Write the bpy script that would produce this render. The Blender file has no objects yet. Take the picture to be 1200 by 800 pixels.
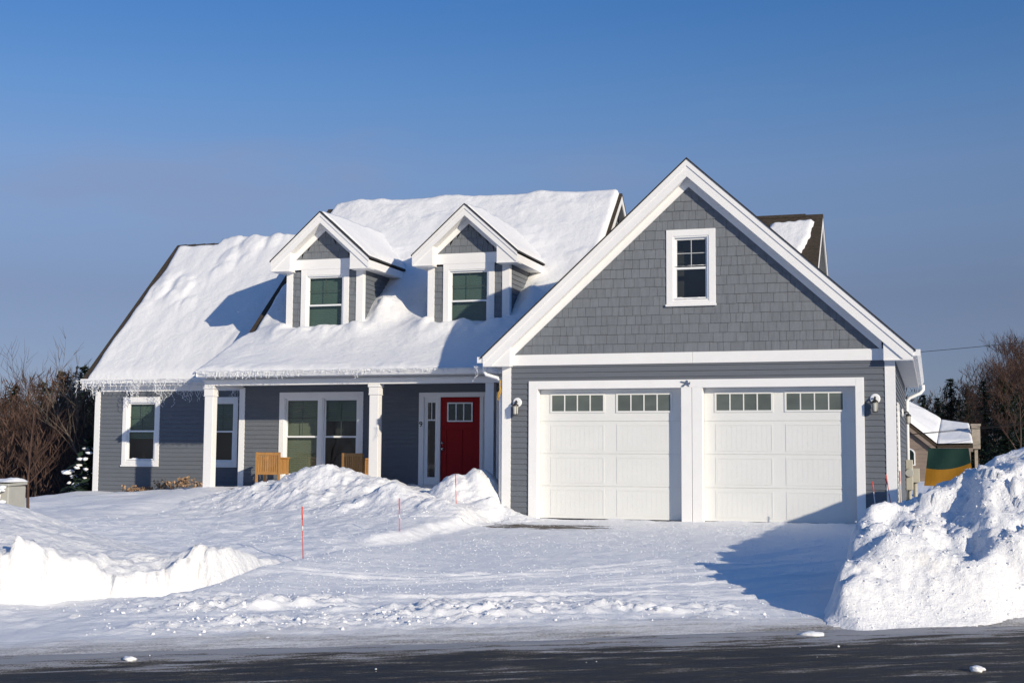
import bpy, bmesh, math, random
import numpy as np
from mathutils import Vector, Matrix

random.seed(7)
RNG = np.random.default_rng(11)
scene = bpy.context.scene
COL = scene.collection

# ------------------------------------------------------------------ objects
def link(o):
    COL.objects.link(o)
    return o

def tag(o, label=None, cat=None, group=None, kind=None):
    if label: o['label'] = label
    if cat: o['category'] = cat
    if group: o['group'] = group
    if kind: o['kind'] = kind
    return o

def empty(name, loc, label, cat, group=None, rz=0.0):
    o = bpy.data.objects.new(name, None)
    o.empty_display_size = 0.2
    link(o)
    o.location = loc
    o.rotation_euler = (0, 0, rz)
    return tag(o, label, cat, group)

def copy_tree(o, parent=None):
    c = o.copy()
    COL.objects.link(c)
    if parent is not None:
        c.parent = parent
    for ch in list(o.children):
        copy_tree(ch, c)
    return c

class MB:
    """collects faces and links them as one mesh object"""
    def __init__(self):
        self.v = []; self.f = []
    def quad(self, *pts):
        n = len(self.v)
        self.v += [tuple(p) for p in pts]
        self.f.append(tuple(range(n, n + len(pts))))
        return self
    def box(self, x0, x1, y0, y1, z0, z1):
        return self.hexa([(x0, y0, z0), (x1, y0, z0), (x1, y1, z0), (x0, y1, z0)],
                         [(x0, y0, z1), (x1, y0, z1), (x1, y1, z1), (x0, y1, z1)])
    def hexa(self, a, b):
        return self.prism(a, b)
    def prism(self, a, b):
        """two matching rings of points joined by sides and caps"""
        n = len(self.v); k = len(a)
        self.v += [tuple(p) for p in a] + [tuple(p) for p in b]
        self.f.append(tuple(range(n + k - 1, n - 1, -1)))
        self.f.append(tuple(range(n + k, n + 2 * k)))
        for i in range(k):
            j = (i + 1) % k
            self.f.append((n + i, n + j, n + k + j, n + k + i))
        return self
    def extrude_x(self, prof, x0, x1):      # prof of (y, z)
        return self.prism([(x0, y, z) for y, z in prof], [(x1, y, z) for y, z in prof])
    def extrude_y(self, prof, y0, y1):      # prof of (x, z)
        return self.prism([(x, y0, z) for x, z in prof], [(x, y1, z) for x, z in prof])
    def tube(self, pts, r, sides=8, caps=True):
        pts = [Vector(p) for p in pts]
        rs = r if hasattr(r, '__len__') else [r] * len(pts)
        n0 = len(self.v)
        up = Vector((0, 0, 1))
        d0 = (pts[1] - pts[0]).normalized()
        if abs(d0.dot(up)) > 0.95: up = Vector((1, 0, 0))
        for i, p in enumerate(pts):
            if i == 0: d = pts[1] - pts[0]
            elif i == len(pts) - 1: d = pts[-1] - pts[-2]
            else: d = (pts[i + 1] - pts[i - 1])
            d.normalize()
            a = d.cross(up)
            if a.length < 1e-4: a = d.cross(Vector((0, 1, 0)))
            a.normalize(); b = a.cross(d)
            up = b
            for k in range(sides):
                t = 2 * math.pi * k / sides
                self.v.append(tuple(p + (a * math.cos(t) + b * math.sin(t)) * rs[i]))
        for i in range(len(pts) - 1):
            for k in range(sides):
                j = (k + 1) % sides
                q = n0 + i * sides
                self.f.append((q + k, q + j, q + sides + j, q + sides + k))
        if caps:
            self.f.append(tuple(n0 + k for k in range(sides - 1, -1, -1)))
            q = n0 + (len(pts) - 1) * sides
            self.f.append(tuple(q + k for k in range(sides)))
        return self
    def lathe(self, c, prof, sides=20, axis='z'):    # prof (r, h)
        n0 = len(self.v)
        for r, h in prof:
            for k in range(sides):
                t = 2 * math.pi * k / sides
                p = (r * math.cos(t), r * math.sin(t), h)
                if axis == 'y': p = (p[0], -h, p[1])
                self.v.append((c[0] + p[0], c[1] + p[1], c[2] + p[2]))
        for i in range(len(prof) - 1):
            for k in range(sides):
                j = (k + 1) % sides
                q = n0 + i * sides
                self.f.append((q + k, q + j, q + sides + j, q + sides + k))
        self.f.append(tuple(n0 + k for k in range(sides - 1, -1, -1)))
        q = n0 + (len(prof) - 1) * sides
        self.f.append(tuple(q + k for k in range(sides)))
        return self
    def build(self, name, mat, parent=None, off=(0, 0, 0), smooth=False, bevel=0.0, fix=True):
        me = bpy.data.meshes.new(name)
        o3 = Vector(off)
        me.from_pydata([tuple(Vector(p) - o3) for p in self.v], [], self.f)
        if fix:
            bm = bmesh.new(); bm.from_mesh(me)
            bmesh.ops.recalc_face_normals(bm, faces=bm.faces[:])
            bm.to_mesh(me); bm.free()
        me.materials.append(mat)
        if smooth:
            me.polygons.foreach_set('use_smooth', [True] * len(me.polygons))
        o = bpy.data.objects.new(name, me)
        link(o)
        if parent is not None: o.parent = parent
        if bevel > 0:
            m = o.modifiers.new('bevel', 'BEVEL'); m.width = bevel; m.segments = 2
            m.limit_method = 'ANGLE'; m.angle_limit = math.radians(40)
        return o

def np_mesh(name, V, F, mat, parent=None, smooth=True):
    """V (n,3) array, F (m,k) array"""
    me = bpy.data.meshes.new(name)
    k = F.shape[1]
    me.vertices.add(len(V)); me.vertices.foreach_set('co', V.astype(np.float32).ravel())
    me.loops.add(F.size); me.loops.foreach_set('vertex_index', F.astype(np.int32).ravel())
    me.polygons.add(len(F))
    me.polygons.foreach_set('loop_start', np.arange(0, F.size, k, dtype=np.int32))
    me.polygons.foreach_set('loop_total', np.full(len(F), k, dtype=np.int32))
    me.polygons.foreach_set('use_smooth', np.full(len(F), smooth))
    me.update(calc_edges=True)
    me.materials.append(mat)
    o = bpy.data.objects.new(name, me)
    link(o)
    if parent is not None: o.parent = parent
    return o

def grid_mesh(name, X, Y, Z, mat, keep=None, parent=None):
    r, c = X.shape
    V = np.stack([X, Y, Z], -1).reshape(-1, 3)
    idx = np.arange(r * c).reshape(r, c)
    F = np.stack([idx[:-1, :-1], idx[:-1, 1:], idx[1:, 1:], idx[1:, :-1]], -1).reshape(-1, 4)
    if keep is not None:
        k = (keep[:-1, :-1] | keep[:-1, 1:] | keep[1:, 1:] | keep[1:, :-1]).ravel()
        F = F[k]
        used = np.unique(F); remap = -np.ones(len(V), int); remap[used] = np.arange(len(used))
        V = V[used]; F = remap[F]
    return np_mesh(name, V, F, mat, parent)

# ------------------------------------------------------------------ noise
def _hash(ix, iy, seed):
    h = (ix.astype(np.int64) * 374761393 + iy.astype(np.int64) * 668265263 + seed * 1442695041) & 0xffffffff
    h = ((h ^ (h >> 13)) * 1274126177) & 0xffffffff
    h = (h ^ (h >> 16)) & 0xffffffff
    return h / 4294967295.0

def vnoise(x, y, seed=0):
    ix = np.floor(x); iy = np.floor(y)
    fx = x - ix; fy = y - iy
    fx = fx * fx * fx * (fx * (fx * 6 - 15) + 10); fy = fy * fy * fy * (fy * (fy * 6 - 15) + 10)
    a = _hash(ix, iy, seed); b = _hash(ix + 1, iy, seed)
    c = _hash(ix, iy + 1, seed); d = _hash(ix + 1, iy + 1, seed)
    return (a * (1 - fx) + b * fx) * (1 - fy) + (c * (1 - fx) + d * fx) * fy - 0.5

def fbm(x, y, oct=4, seed=0, gain=0.5):
    s = 0; a = 1.0
    cs, sn = math.cos(0.6), math.sin(0.6)
    for i in range(oct):
        s = s + a * vnoise(x, y, seed + i * 17)
        x, y = (x * cs - y * sn) * 2.03 + 7.1, (x * sn + y * cs) * 2.03 + 3.7
        a *= gain
    return s

def worley(x, y, seed=0):
    """distance to the nearest scattered point (cell size 1)"""
    ix = np.floor(x); iy = np.floor(y)
    best = np.full(x.shape, 9.0)
    for dx in (-1, 0, 1):
        for dy in (-1, 0, 1):
            cx = ix + dx; cy = iy + dy
            px = cx + _hash(cx, cy, seed); py = cy + _hash(cx, cy, seed + 91)
            best = np.minimum(best, (px - x) ** 2 + (py - y) ** 2)
    return np.sqrt(best)

def cellh(x, y, seed=0):
    """one random height per cell: flat broken slabs"""
    ix = np.floor(x); iy = np.floor(y)
    best = np.full(x.shape, 9.0); val = np.zeros(x.shape)
    for dx in (-1, 0, 1):
        for dy in (-1, 0, 1):
            cx = ix + dx; cy = iy + dy
            px = cx + _hash(cx, cy, seed); py = cy + _hash(cx, cy, seed + 91)
            d = (px - x) ** 2 + (py - y) ** 2; h = _hash(cx, cy, seed + 55)
            val = np.where(d < best, h + (h - .5) * .9 * (px - x) + .5 * (_hash(cx, cy, seed + 77) - .5) * (py - y), val); best = np.minimum(best, d)
    return val - 0.5

def sstep(a, b, x):
    t = np.clip((x - a) / (b - a), 0, 1)
    return t * t * (3 - 2 * t)

class TPS:
    def __init__(self, pts, lam=0.0):
        P = np.array(pts, float); self.c = P[:, :2]; n = len(P)
        K = self._phi(np.linalg.norm(self.c[:, None] - self.c[None], axis=-1)) + lam * np.eye(n)
        A = np.zeros((n + 3, n + 3)); A[:n, :n] = K
        A[:n, n] = 1; A[:n, n + 1:] = self.c; A[n, :n] = 1; A[n + 1:, :n] = self.c.T
        self.w = np.linalg.solve(A, np.concatenate([P[:, 2], np.zeros(3)]))
    @staticmethod
    def _phi(r):
        return np.where(r > 1e-9, r * r * np.log(np.maximum(r, 1e-9)), 0)
    def __call__(self, x, y):
        out = self.w[-3] + self.w[-2] * x + self.w[-1] * y
        for (cx, cy), w in zip(self.c, self.w[:-3]):
            out = out + w * self._phi(np.hypot(x - cx, y - cy))
        return out

# ------------------------------------------------------------------ materials
def new_mat(name):
    m = bpy.data.materials.new(name); m.use_nodes = True
    nt = m.node_tree; b = nt.nodes['Principled BSDF']
    return m, nt, b

def N(nt, t, **kw):
    n = nt.nodes.new(t)
    for k, v in kw.items():
        if k in n.inputs: n.inputs[k].default_value = v
        else: setattr(n, k, v)
    return n

def L(nt, a, b): nt.links.new(a, b)

def ramp(nt, fac, stops):
    r = nt.nodes.new('ShaderNodeValToRGB')
    e = r.color_ramp.elements
    while len(e) < len(stops): e.new(0.5)
    for i, (p, c) in enumerate(stops):
        e[i].position = p
        e[i].color = c if len(c) == 4 else (*c, 1)
    L(nt, fac, r.inputs[0])
    return r.outputs[0]

def simple(name, col, rough=0.5, spec=0.5, var=0.0, scale=6.0, bump=0.0, bscale=40.0, island=0.0, metal=0.0, stretch=None):
    m, nt, b = new_mat(name)
    b.inputs['Roughness'].default_value = rough
    b.inputs['Specular IOR Level'].default_value = spec
    b.inputs['Metallic'].default_value = metal
    b.inputs['Base Color'].default_value = (*col, 1)
    tc = N(nt, 'ShaderNodeTexCoord')
    co = tc.outputs['Object']
    if stretch:
        mp = N(nt, 'ShaderNodeMapping'); mp.inputs['Scale'].default_value = stretch
        L(nt, co, mp.inputs[0]); co = mp.outputs[0]
    val = None
    if var > 0:
        n = N(nt, 'ShaderNodeTexNoise', Scale=scale, Detail=5.0, Roughness=0.6); L(nt, co, n.inputs['Vector'])
        mr = N(nt, 'ShaderNodeMapRange'); mr.inputs[1].default_value = 0.25; mr.inputs[2].default_value = 0.75
        mr.inputs[3].default_value = 1 - var; mr.inputs[4].default_value = 1 + var
        L(nt, n.outputs['Fac'], mr.inputs[0]); val = mr.outputs[0]
    if island > 0:
        g = N(nt, 'ShaderNodeNewGeometry')
        mr = N(nt, 'ShaderNodeMapRange'); mr.inputs[3].default_value = 1 - island; mr.inputs[4].default_value = 1 + island
        L(nt, g.outputs['Random Per Island'], mr.inputs[0])
        if val is None: val = mr.outputs[0]
        else:
            mu = N(nt, 'ShaderNodeMath', operation='MULTIPLY'); L(nt, val, mu.inputs[0]); L(nt, mr.outputs[0], mu.inputs[1]); val = mu.outputs[0]
    if val is not None:
        vm = N(nt, 'ShaderNodeVectorMath', operation='SCALE'); vm.inputs[0].default_value = col
        L(nt, val, vm.inputs['Scale']); L(nt, vm.outputs[0], b.inputs['Base Color'])
    if bump > 0:
        n = N(nt, 'ShaderNodeTexNoise', Scale=bscale, Detail=4.0); L(nt, co, n.inputs['Vector'])
        bp = N(nt, 'ShaderNodeBump', Strength=bump, Distance=0.02); L(nt, n.outputs['Fac'], bp.inputs['Height'])
        L(nt, bp.outputs[0], b.inputs['Normal'])
    return m

# road frame (the road runs at an angle to the house front)
RP = (4.36, -13.31); RT = (0.8387, 0.5446); RN = (-0.5446, 0.8387)

def road_coords(nt):
    """node outputs: (t along the road, n across it, towards the house)"""
    tc = N(nt, 'ShaderNodeTexCoord')
    sub = N(nt, 'ShaderNodeVectorMath', operation='SUBTRACT'); sub.inputs[1].default_value = (RP[0], RP[1], 0)
    L(nt, tc.outputs['Object'], sub.inputs[0])
    d1 = N(nt, 'ShaderNodeVectorMath', operation='DOT_PRODUCT'); d1.inputs[1].default_value = (*RT, 0)
    d2 = N(nt, 'ShaderNodeVectorMath', operation='DOT_PRODUCT'); d2.inputs[1].default_value = (*RN, 0)
    L(nt, sub.outputs[0], d1.inputs[0]); L(nt, sub.outputs[0], d2.inputs[0])
    return tc, d1.outputs['Value'], d2.outputs['Value']

SNOW_COL = (0.86, 0.87, 0.885)
def snow_bump(nt, b, tc, big=0.25, fine=0.35):
    n1 = N(nt, 'ShaderNodeTexNoise', Scale=9.0, Detail=8.0, Roughness=0.62); L(nt, tc.outputs['Object'], n1.inputs['Vector'])
    n2 = N(nt, 'ShaderNodeTexNoise', Scale=70.0, Detail=4.0, Roughness=0.7); L(nt, tc.outputs['Object'], n2.inputs['Vector'])
    b1 = N(nt, 'ShaderNodeBump', Strength=big, Distance=0.06); L(nt, n1.outputs['Fac'], b1.inputs['Height'])
    b2 = N(nt, 'ShaderNodeBump', Strength=fine, Distance=0.012); L(nt, n2.outputs['Fac'], b2.inputs['Height'])
    L(nt, b1.outputs[0], b2.inputs['Normal'])
    L(nt, b2.outputs[0], b.inputs['Normal'])

def snow_mat(name, big=0.25, fine=0.35, col=SNOW_COL, dirt=0.0):
    m, nt, b = new_mat(name)
    b.inputs['Base Color'].default_value = (*col, 1)
    b.inputs['Roughness'].default_value = 0.62
    b.inputs['Specular IOR Level'].default_value = 0.25
    tc = N(nt, 'ShaderNodeTexCoord')
    snow_bump(nt, b, tc, big, fine)
    if dirt > 0:
        n = N(nt, 'ShaderNodeTexNoise', Scale=26.0, Detail=6.0, Roughness=0.75); L(nt, tc.outputs['Object'], n.inputs['Vector'])
        n2 = N(nt, 'ShaderNodeTexNoise', Scale=1.6, Detail=3.0); L(nt, tc.outputs['Object'], n2.inputs['Vector'])
        a = N(nt, 'ShaderNodeMath', operation='ADD'); L(nt, n.outputs['Fac'], a.inputs[0]); L(nt, n2.outputs['Fac'], a.inputs[1])
        c = ramp(nt, a.outputs[0], [(0.0, col), (0.56, col), (0.72, tuple(x * (1 - dirt) for x in (0.80, 0.78, 0.74))), (1.0, tuple(x * (1 - dirt) for x in (0.80, 0.78, 0.74)))])
        h = N(nt, 'ShaderNodeMath', operation='MULTIPLY'); h.inputs[1].default_value = 0.5
        L(nt, a.outputs[0], h.inputs[0]); L(nt, h.outputs[0], c.node.inputs[0])
        L(nt, c, b.inputs['Base Color'])
    return m

M_SNOW = snow_mat('snow', 0.22, 0.3)
M_ROOFSNOW = snow_mat('wind packed roof snow', 0.35, 0.3, (0.76, 0.77, 0.785))
M_BANK = snow_mat('plowed snow', 0.7, 0.7, (0.83, 0.84, 0.86), dirt=0.10)
M_CUT = snow_mat('cut snow', 0.8, 0.7, (0.79, 0.80, 0.815))
M_CHUNK = snow_mat('snow lumps', 0.3, 0.4)

def ground_mat():
    m, nt, b = new_mat('snowy ground')
    b.inputs['Roughness'].default_value = 0.62
    b.inputs['Specular IOR Level'].default_value = 0.25
    tc, t, n = road_coords(nt)
    snow_bump(nt, b, tc, 0.3, 0.9)
    # dirty slush next to the road
    cmb = N(nt, 'ShaderNodeCombineXYZ'); L(nt, t, cmb.inputs[0]); L(nt, n, cmb.inputs[1])
    mp = N(nt, 'ShaderNodeMapping'); mp.inputs['Scale'].default_value = (0.8, 7, 1); L(nt, cmb.outputs[0], mp.inputs[0])
    ns = N(nt, 'ShaderNodeTexNoise', Scale=1.0, Detail=8.0, Roughness=0.7); L(nt, mp.outputs[0], ns.inputs['Vector'])
    w = N(nt, 'ShaderNodeMath', operation='MULTIPLY_ADD'); w.inputs[1].default_value = 1.3; w.inputs[2].default_value = -0.65
    L(nt, ns.outputs['Fac'], w.inputs[0])
    nn = N(nt, 'ShaderNodeMath', operation='ADD'); L(nt, n, nn.inputs[0]); L(nt, w.outputs[0], nn.inputs[1])
    s = N(nt, 'ShaderNodeMapRange', interpolation_type='SMOOTHSTEP'); s.inputs[1].default_value = 0.25; s.inputs[2].default_value = 1.15
    s.inputs[3].default_value = 1; s.inputs[4].default_value = 0
    L(nt, nn.outputs[0], s.inputs[0])
    gs = N(nt, 'ShaderNodeTexNoise', Scale=38.0, Detail=6.0, Roughness=0.8); L(nt, tc.outputs['Object'], gs.inputs['Vector'])
    gm = N(nt, 'ShaderNodeMath', operation='MULTIPLY_ADD'); gm.inputs[1].default_value = 1.3; gm.inputs[2].default_value = -.65; L(nt, gs.outputs['Fac'], gm.inputs[0])
    gsum = N(nt, 'ShaderNodeMath', operation='ADD'); L(nt, gm.outputs[0], gsum.inputs[0]); L(nt, ns.outputs['Fac'], gsum.inputs[1])
    slush = ramp(nt, gsum.outputs[0], [(0.22, (0.13, 0.105, 0.08)), (0.40, (0.30, 0.29, 0.275)), (0.56, (0.46, 0.46, 0.465)), (0.8, (0.66, 0.67, 0.69))])
    mx = N(nt, 'ShaderNodeMix', data_type='RGBA'); mx.inputs['A'].default_value = (*SNOW_COL, 1)
    L(nt, s.outputs[0], mx.inputs['Factor']); L(nt, slush, mx.inputs['B'])
    # bare asphalt showing through near the left garage door
    sx = N(nt, 'ShaderNodeSeparateXYZ'); L(nt, tc.outputs['Object'], sx.inputs[0])
    mp2 = N(nt, 'ShaderNodeMapping'); mp2.inputs['Scale'].default_value = (0.9, 4.2, 1); mp2.inputs['Rotation'].default_value = (0, 0, 0.12)
    L(nt, tc.outputs['Object'], mp2.inputs[0])
    n2 = N(nt, 'ShaderNodeTexNoise', Scale=1.5, Detail=7.0, Roughness=0.72); L(nt, mp2.outputs[0], n2.inputs['Vector'])
    def band(o, c, hw):
        a = N(nt, 'ShaderNodeMath', operation='SUBTRACT'); a.inputs[1].default_value = c; L(nt, o, a.inputs[0])
        ab = N(nt, 'ShaderNodeMath', operation='ABSOLUTE'); L(nt, a.outputs[0], ab.inputs[0])
        r = N(nt, 'ShaderNodeMapRange'); r.inputs[1].default_value = 0; r.inputs[2].default_value = hw; r.inputs[3].default_value = 1; r.inputs[4].default_value = 0
        L(nt, ab.outputs[0], r.inputs[0]); return r.outputs[0]
    mu = N(nt, 'ShaderNodeMath', operation='MINIMUM'); L(nt, band(sx.outputs[0], 1.35, 2.3), mu.inputs[0]); L(nt, band(sx.outputs[1], -1.75, 1.0), mu.inputs[1])
    ma = N(nt, 'ShaderNodeMath', operation='MULTIPLY_ADD'); ma.inputs[1].default_value = 0.5; L(nt, mu.outputs[0], ma.inputs[0]); L(nt, n2.outputs['Fac'], ma.inputs[2])
    st = N(nt, 'ShaderNodeMapRange'); st.inputs[1].default_value = 0.76; st.inputs[2].default_value = 0.86; L(nt, ma.outputs[0], st.inputs[0])
    mx2 = N(nt, 'ShaderNodeMix', data_type='RGBA'); mx2.inputs['B'].default_value = (0.10, 0.085, 0.07, 1)
    L(nt, st.outputs[0], mx2.inputs['Factor']); L(nt, mx.outputs['Result'], mx2.inputs['A'])
    L(nt, mx2.outputs['Result'], b.inputs['Base Color'])
    return m

def road_mat():
    m, nt, b = new_mat('wet winter asphalt')
    tc, t, n = road_coords(nt)
    cmb = N(nt, 'ShaderNodeCombineXYZ'); L(nt, t, cmb.inputs[0]); L(nt, n, cmb.inputs[1])
    mp = N(nt, 'ShaderNodeMapping'); mp.inputs['Scale'].default_value = (0.9, 5.0, 1); L(nt, cmb.outputs[0], mp.inputs[0])
    ns = N(nt, 'ShaderNodeTexNoise', Scale=1.0, Detail=9.0, Roughness=0.68); L(nt, mp.outputs[0], ns.inputs['Vector'])
    gr = N(nt, 'ShaderNodeTexNoise', Scale=55.0, Detail=5.0, Roughness=0.8); L(nt, tc.outputs['Object'], gr.inputs['Vector'])
    # slush fraction rises towards the snowy edge
    e = N(nt, 'ShaderNodeMapRange'); e.inputs[1].default_value = -0.75; e.inputs[2].default_value = 0.30; e.inputs[3].default_value = -0.14; e.inputs[4].default_value = 0.26
    L(nt, n, e.inputs[0])
    nsx_ = N(nt, 'ShaderNodeMath', operation='MULTIPLY_ADD'); nsx_.inputs[1].default_value = 1.7; nsx_.inputs[2].default_value = -.36
    L(nt, ns.outputs['Fac'], nsx_.inputs[0])
    a = N(nt, 'ShaderNodeMath', operation='ADD'); L(nt, nsx_.outputs[0], a.inputs[0]); L(nt, e.outputs[0], a.inputs[1])
    g2 = N(nt, 'ShaderNodeMath', operation='MULTIPLY_ADD'); g2.inputs[1].default_value = 0.75; L(nt, gr.outputs['Fac'], g2.inputs[0]); L(nt, a.outputs[0], g2.inputs[2])
    c = ramp(nt, g2.outputs[0], [(0.66, (0.016, 0.018, 0.022)), (0.80, (0.040, 0.039, 0.038)), (0.90, (0.12, 0.105, 0.085)), (0.97, (0.28, 0.27, 0.26)), (1.0, (0.36, 0.36, 0.37))])
    L(nt, c, b.inputs['Base Color'])
    rr = N(nt, 'ShaderNodeMapRange'); rr.inputs[1].default_value = 0.5; rr.inputs[2].default_value = 0.8; rr.inputs[3].default_value = 0.55; rr.inputs[4].default_value = 0.85
    L(nt, g2.outputs[0], rr.inputs[0]); L(nt, rr.outputs[0], b.inputs['Roughness'])
    b.inputs['Specular IOR Level'].default_value = 0.3
    bp = N(nt, 'ShaderNodeBump', Strength=0.7, Distance=0.015); L(nt, g2.outputs[0], bp.inputs['Height']); L(nt, bp.outputs[0], b.inputs['Normal'])
    return m

SID = (0.130, 0.144, 0.167)
M_SIDING = simple('grey vinyl clapboard', SID, 0.55, 0.2, var=0.07, scale=3.0, island=0.03, bump=0.08, bscale=25, stretch=(1, 1, 8))
M_SHINGLE = simple('grey shake shingle', (0.162, 0.178, 0.198), 0.65, 0.2, var=0.12, scale=9.0, island=0.06, bump=0.25, bscale=60, stretch=(3, 3, 0.5))
M_TRIM = simple('white trim paint', (0.80, 0.80, 0.80), 0.42, 0.4, var=0.03, scale=2.5)
M_TRIM2 = simple('white vinyl frame', (0.80, 0.81, 0.82), 0.38, 0.45, var=0.02)
M_SOFFIT = simple('white vented soffit', (0.74, 0.74, 0.73), 0.55, 0.3, var=0.04)
M_GDOOR = simple('cream garage door steel', (0.70, 0.71, 0.695), 0.42, 0.4, var=0.025, scale=1.6)
M_ROOF = simple('brown asphalt shingle', (0.062, 0.050, 0.038), 0.9, 0.15, var=0.45, scale=7.0, bump=0.6, bscale=45, stretch=(1.6, 4, 4))
M_EDGE = simple('dark roof edge', (0.035, 0.034, 0.034), 0.8, 0.2, var=0.3, scale=12)
M_RED = simple('red door paint', (0.27, 0.008, 0.010), 0.5, 0.15, var=0.05, scale=4)
M_METAL = simple('brushed nickel', (0.45, 0.43, 0.40), 0.35, 0.5, metal=1.0)
M_DARK = simple('black metal', (0.02, 0.02, 0.022), 0.45, 0.4)
M_WOOD = simple('honey stained wood', (0.40, 0.205, 0.065), 0.5, 0.4, var=0.22, scale=9, stretch=(6, 6, 0.8), island=0.12)
M_GREYBOX = simple('grey painted utility steel', (0.36, 0.36, 0.33), 0.5, 0.4, var=0.08, scale=6)
M_CREAM = simple('beige plastic box', (0.40, 0.38, 0.32), 0.5, 0.4, var=0.05)
M_ORANGE = simple('fluorescent orange rod', (0.60, 0.10, 0.08), 0.45, 0.4)
M_REFL = simple('pale reflective sleeve', (0.72, 0.66, 0.62), 0.4, 0.4)
M_CORD = simple('yellow cord', (0.52, 0.30, 0.05), 0.5, 0.3)
M_BULB = simple('frosted light string', (0.78, 0.80, 0.83), 0.35, 0.5)
M_FLOOR = simple('grey deck boards', (0.20, 0.20, 0.20), 0.7, 0.2, var=0.15)
M_ORNA = simple('slate blue cut metal', (0.10, 0.13, 0.20), 0.4, 0.4)
M_BARK = simple('dark grey bark', (0.062, 0.050, 0.043), 0.9, 0.1, var=0.35, scale=8, bump=0.5, bscale=30)
M_TWIG = simple('reddish brown twigs', (0.080, 0.050, 0.040), 0.9, 0.1, var=0.3, scale=3, island=0.3)
M_PALEBARK = simple('pale weathered bark', (0.13, 0.105, 0.085), 0.9, 0.1, var=0.3, scale=7)
M_NEEDLE = simple('dark evergreen needles', (0.020, 0.036, 0.022), 0.75, 0.2, var=0.35, scale=1.5, island=0.35)
M_DRYLEAF = simple('dry tan leaves', (0.30, 0.20, 0.13), 0.85, 0.1, var=0.3, scale=20, island=0.4)
M_WOODS = simple('far bare wood', (0.044, 0.035, 0.031), 0.95, 0.05, var=0.3, scale=0.4, island=0.4)
M_TAN = simple('tan clapboard', (0.22, 0.175, 0.145), 0.7, 0.2, var=0.08, island=0.05)
M_TARPG = simple('dark green canvas', (0.006, 0.028, 0.023), 0.75, 0.2, var=0.15, scale=3, bump=0.2, bscale=6)
M_TARPY = simple('ochre canvas', (0.24, 0.115, 0.009), 0.75, 0.2, var=0.15, scale=3, bump=0.2, bscale=6)
M_WIRE = simple('black cable', (0.015, 0.015, 0.016), 0.6, 0.2)
M_BRICK = simple('pale chimney masonry', (0.33, 0.29, 0.24), 0.9, 0.1, var=0.25, scale=6)

def glass(name, col, rough=0.06, var=0.25):
    m, nt, b = new_mat(name)
    tc = N(nt, 'ShaderNodeTexCoord')
    mp = N(nt, 'ShaderNodeMapping'); mp.inputs['Scale'].default_value = (1.2, 1.2, 2.2); L(nt, tc.outputs['Object'], mp.inputs[0])
    n = N(nt, 'ShaderNodeTexNoise', Scale=1.1, Detail=3.0); L(nt, mp.outputs[0], n.inputs['Vector'])
    mr = N(nt, 'ShaderNodeMapRange'); mr.inputs[1].default_value = 0.3; mr.inputs[2].default_value = 0.7; mr.inputs[3].default_value = 1 - var; mr.inputs[4].default_value = 1 + var
    L(nt, n.outputs['Fac'], mr.inputs[0])
    vm = N(nt, 'ShaderNodeVectorMath', operation='SCALE'); vm.inputs[0].default_value = col; L(nt, mr.outputs[0], vm.inputs['Scale'])
    L(nt, vm.outputs[0], b.inputs['Base Color'])
    b.inputs['Roughness'].default_value = rough
    b.inputs['Specular IOR Level'].default_value = 0.9
    bp = N(nt, 'ShaderNodeBump', Strength=0.03, Distance=0.05)
    n3 = N(nt, 'ShaderNodeTexNoise', Scale=2.0, Detail=1.0); L(nt, tc.outputs['Object'], n3.inputs['Vector'])
    L(nt, n3.outputs['Fac'], bp.inputs['Height']); L(nt, bp.outputs[0], b.inputs['Normal'])
    return m
G_GREEN = glass('green tinted pane over blind', (0.040, 0.072, 0.060))
G_DARK = glass('dark window pane', (0.006, 0.008, 0.011))
G_TEAL = glass('dim teal pane', (0.016, 0.030, 0.028), var=0.4)
G_GREY = glass('garage door pane', (0.105, 0.125, 0.115))
G_BLIND = glass('pane with grey green blind', (0.075, 0.095, 0.070), var=0.2)

# ------------------------------------------------------------------ terrain
def rn(x, y): return (x - RP[0]) * RN[0] + (y - RP[1]) * RN[1]
def rt(x, y): return (x - RP[0]) * RT[0] + (y - RP[1]) * RT[1]

LAWN = TPS([(-11.98, 4.2, .24), (-11.0, 4.2, .20), (-9.12, 4.2, .32), (-7.39, 1.9, .41), (-6.9, 2.5, .46), (-10.57, 2, .23),
            (-9.9, 0, .07), (-8.3, -3, .01), (-6.35, -6, .03), (-5.1, -8, -.02), (-3.5, -9, -.10), (-6.6, -1, .03), (-4.1, -5, -.06),
            (-4.7, -1, .06), (-2.0, -6, -.10), (-.1, -9.3, -.34), (-.1, -7.2, -.10), (-.1, -5.5, -.03), (-.1, -4, .02), (-2.45, -2, .12), (-1.07, -5, -.01),
            (-1.6, -2, .13), (-4.4, 1.5, .42), (-1.5, 1.5, .40), (-1, 0, .25), (-16, 2, -.5), (-14, 8, -.1), (-20, -6, -1.0), (-30, 8, -2.2),
            (-60, 20, -3.0), (-40, -20, -1.4), (-24, 25, -1.5), (-12, 14, .2), (0, 14, .2), (8, 14, .15), (12, 30, .45), (9, 45, .55), (25, 60, 0.7),
            (-30, 70, -1.0), (14, 5, .2), (20, 0, .0), (-1, -10.5, -.32), (-2.5, -10.5, -.2)], 0.02)

def drive_z(x, y):
    n = np.maximum(rn(x, y), 0)
    s = n / (n + np.maximum(-y, 0) + 1e-6)
    return -0.46 + 0.455 * np.where(y > 0, 1, s) ** 1.0

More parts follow.
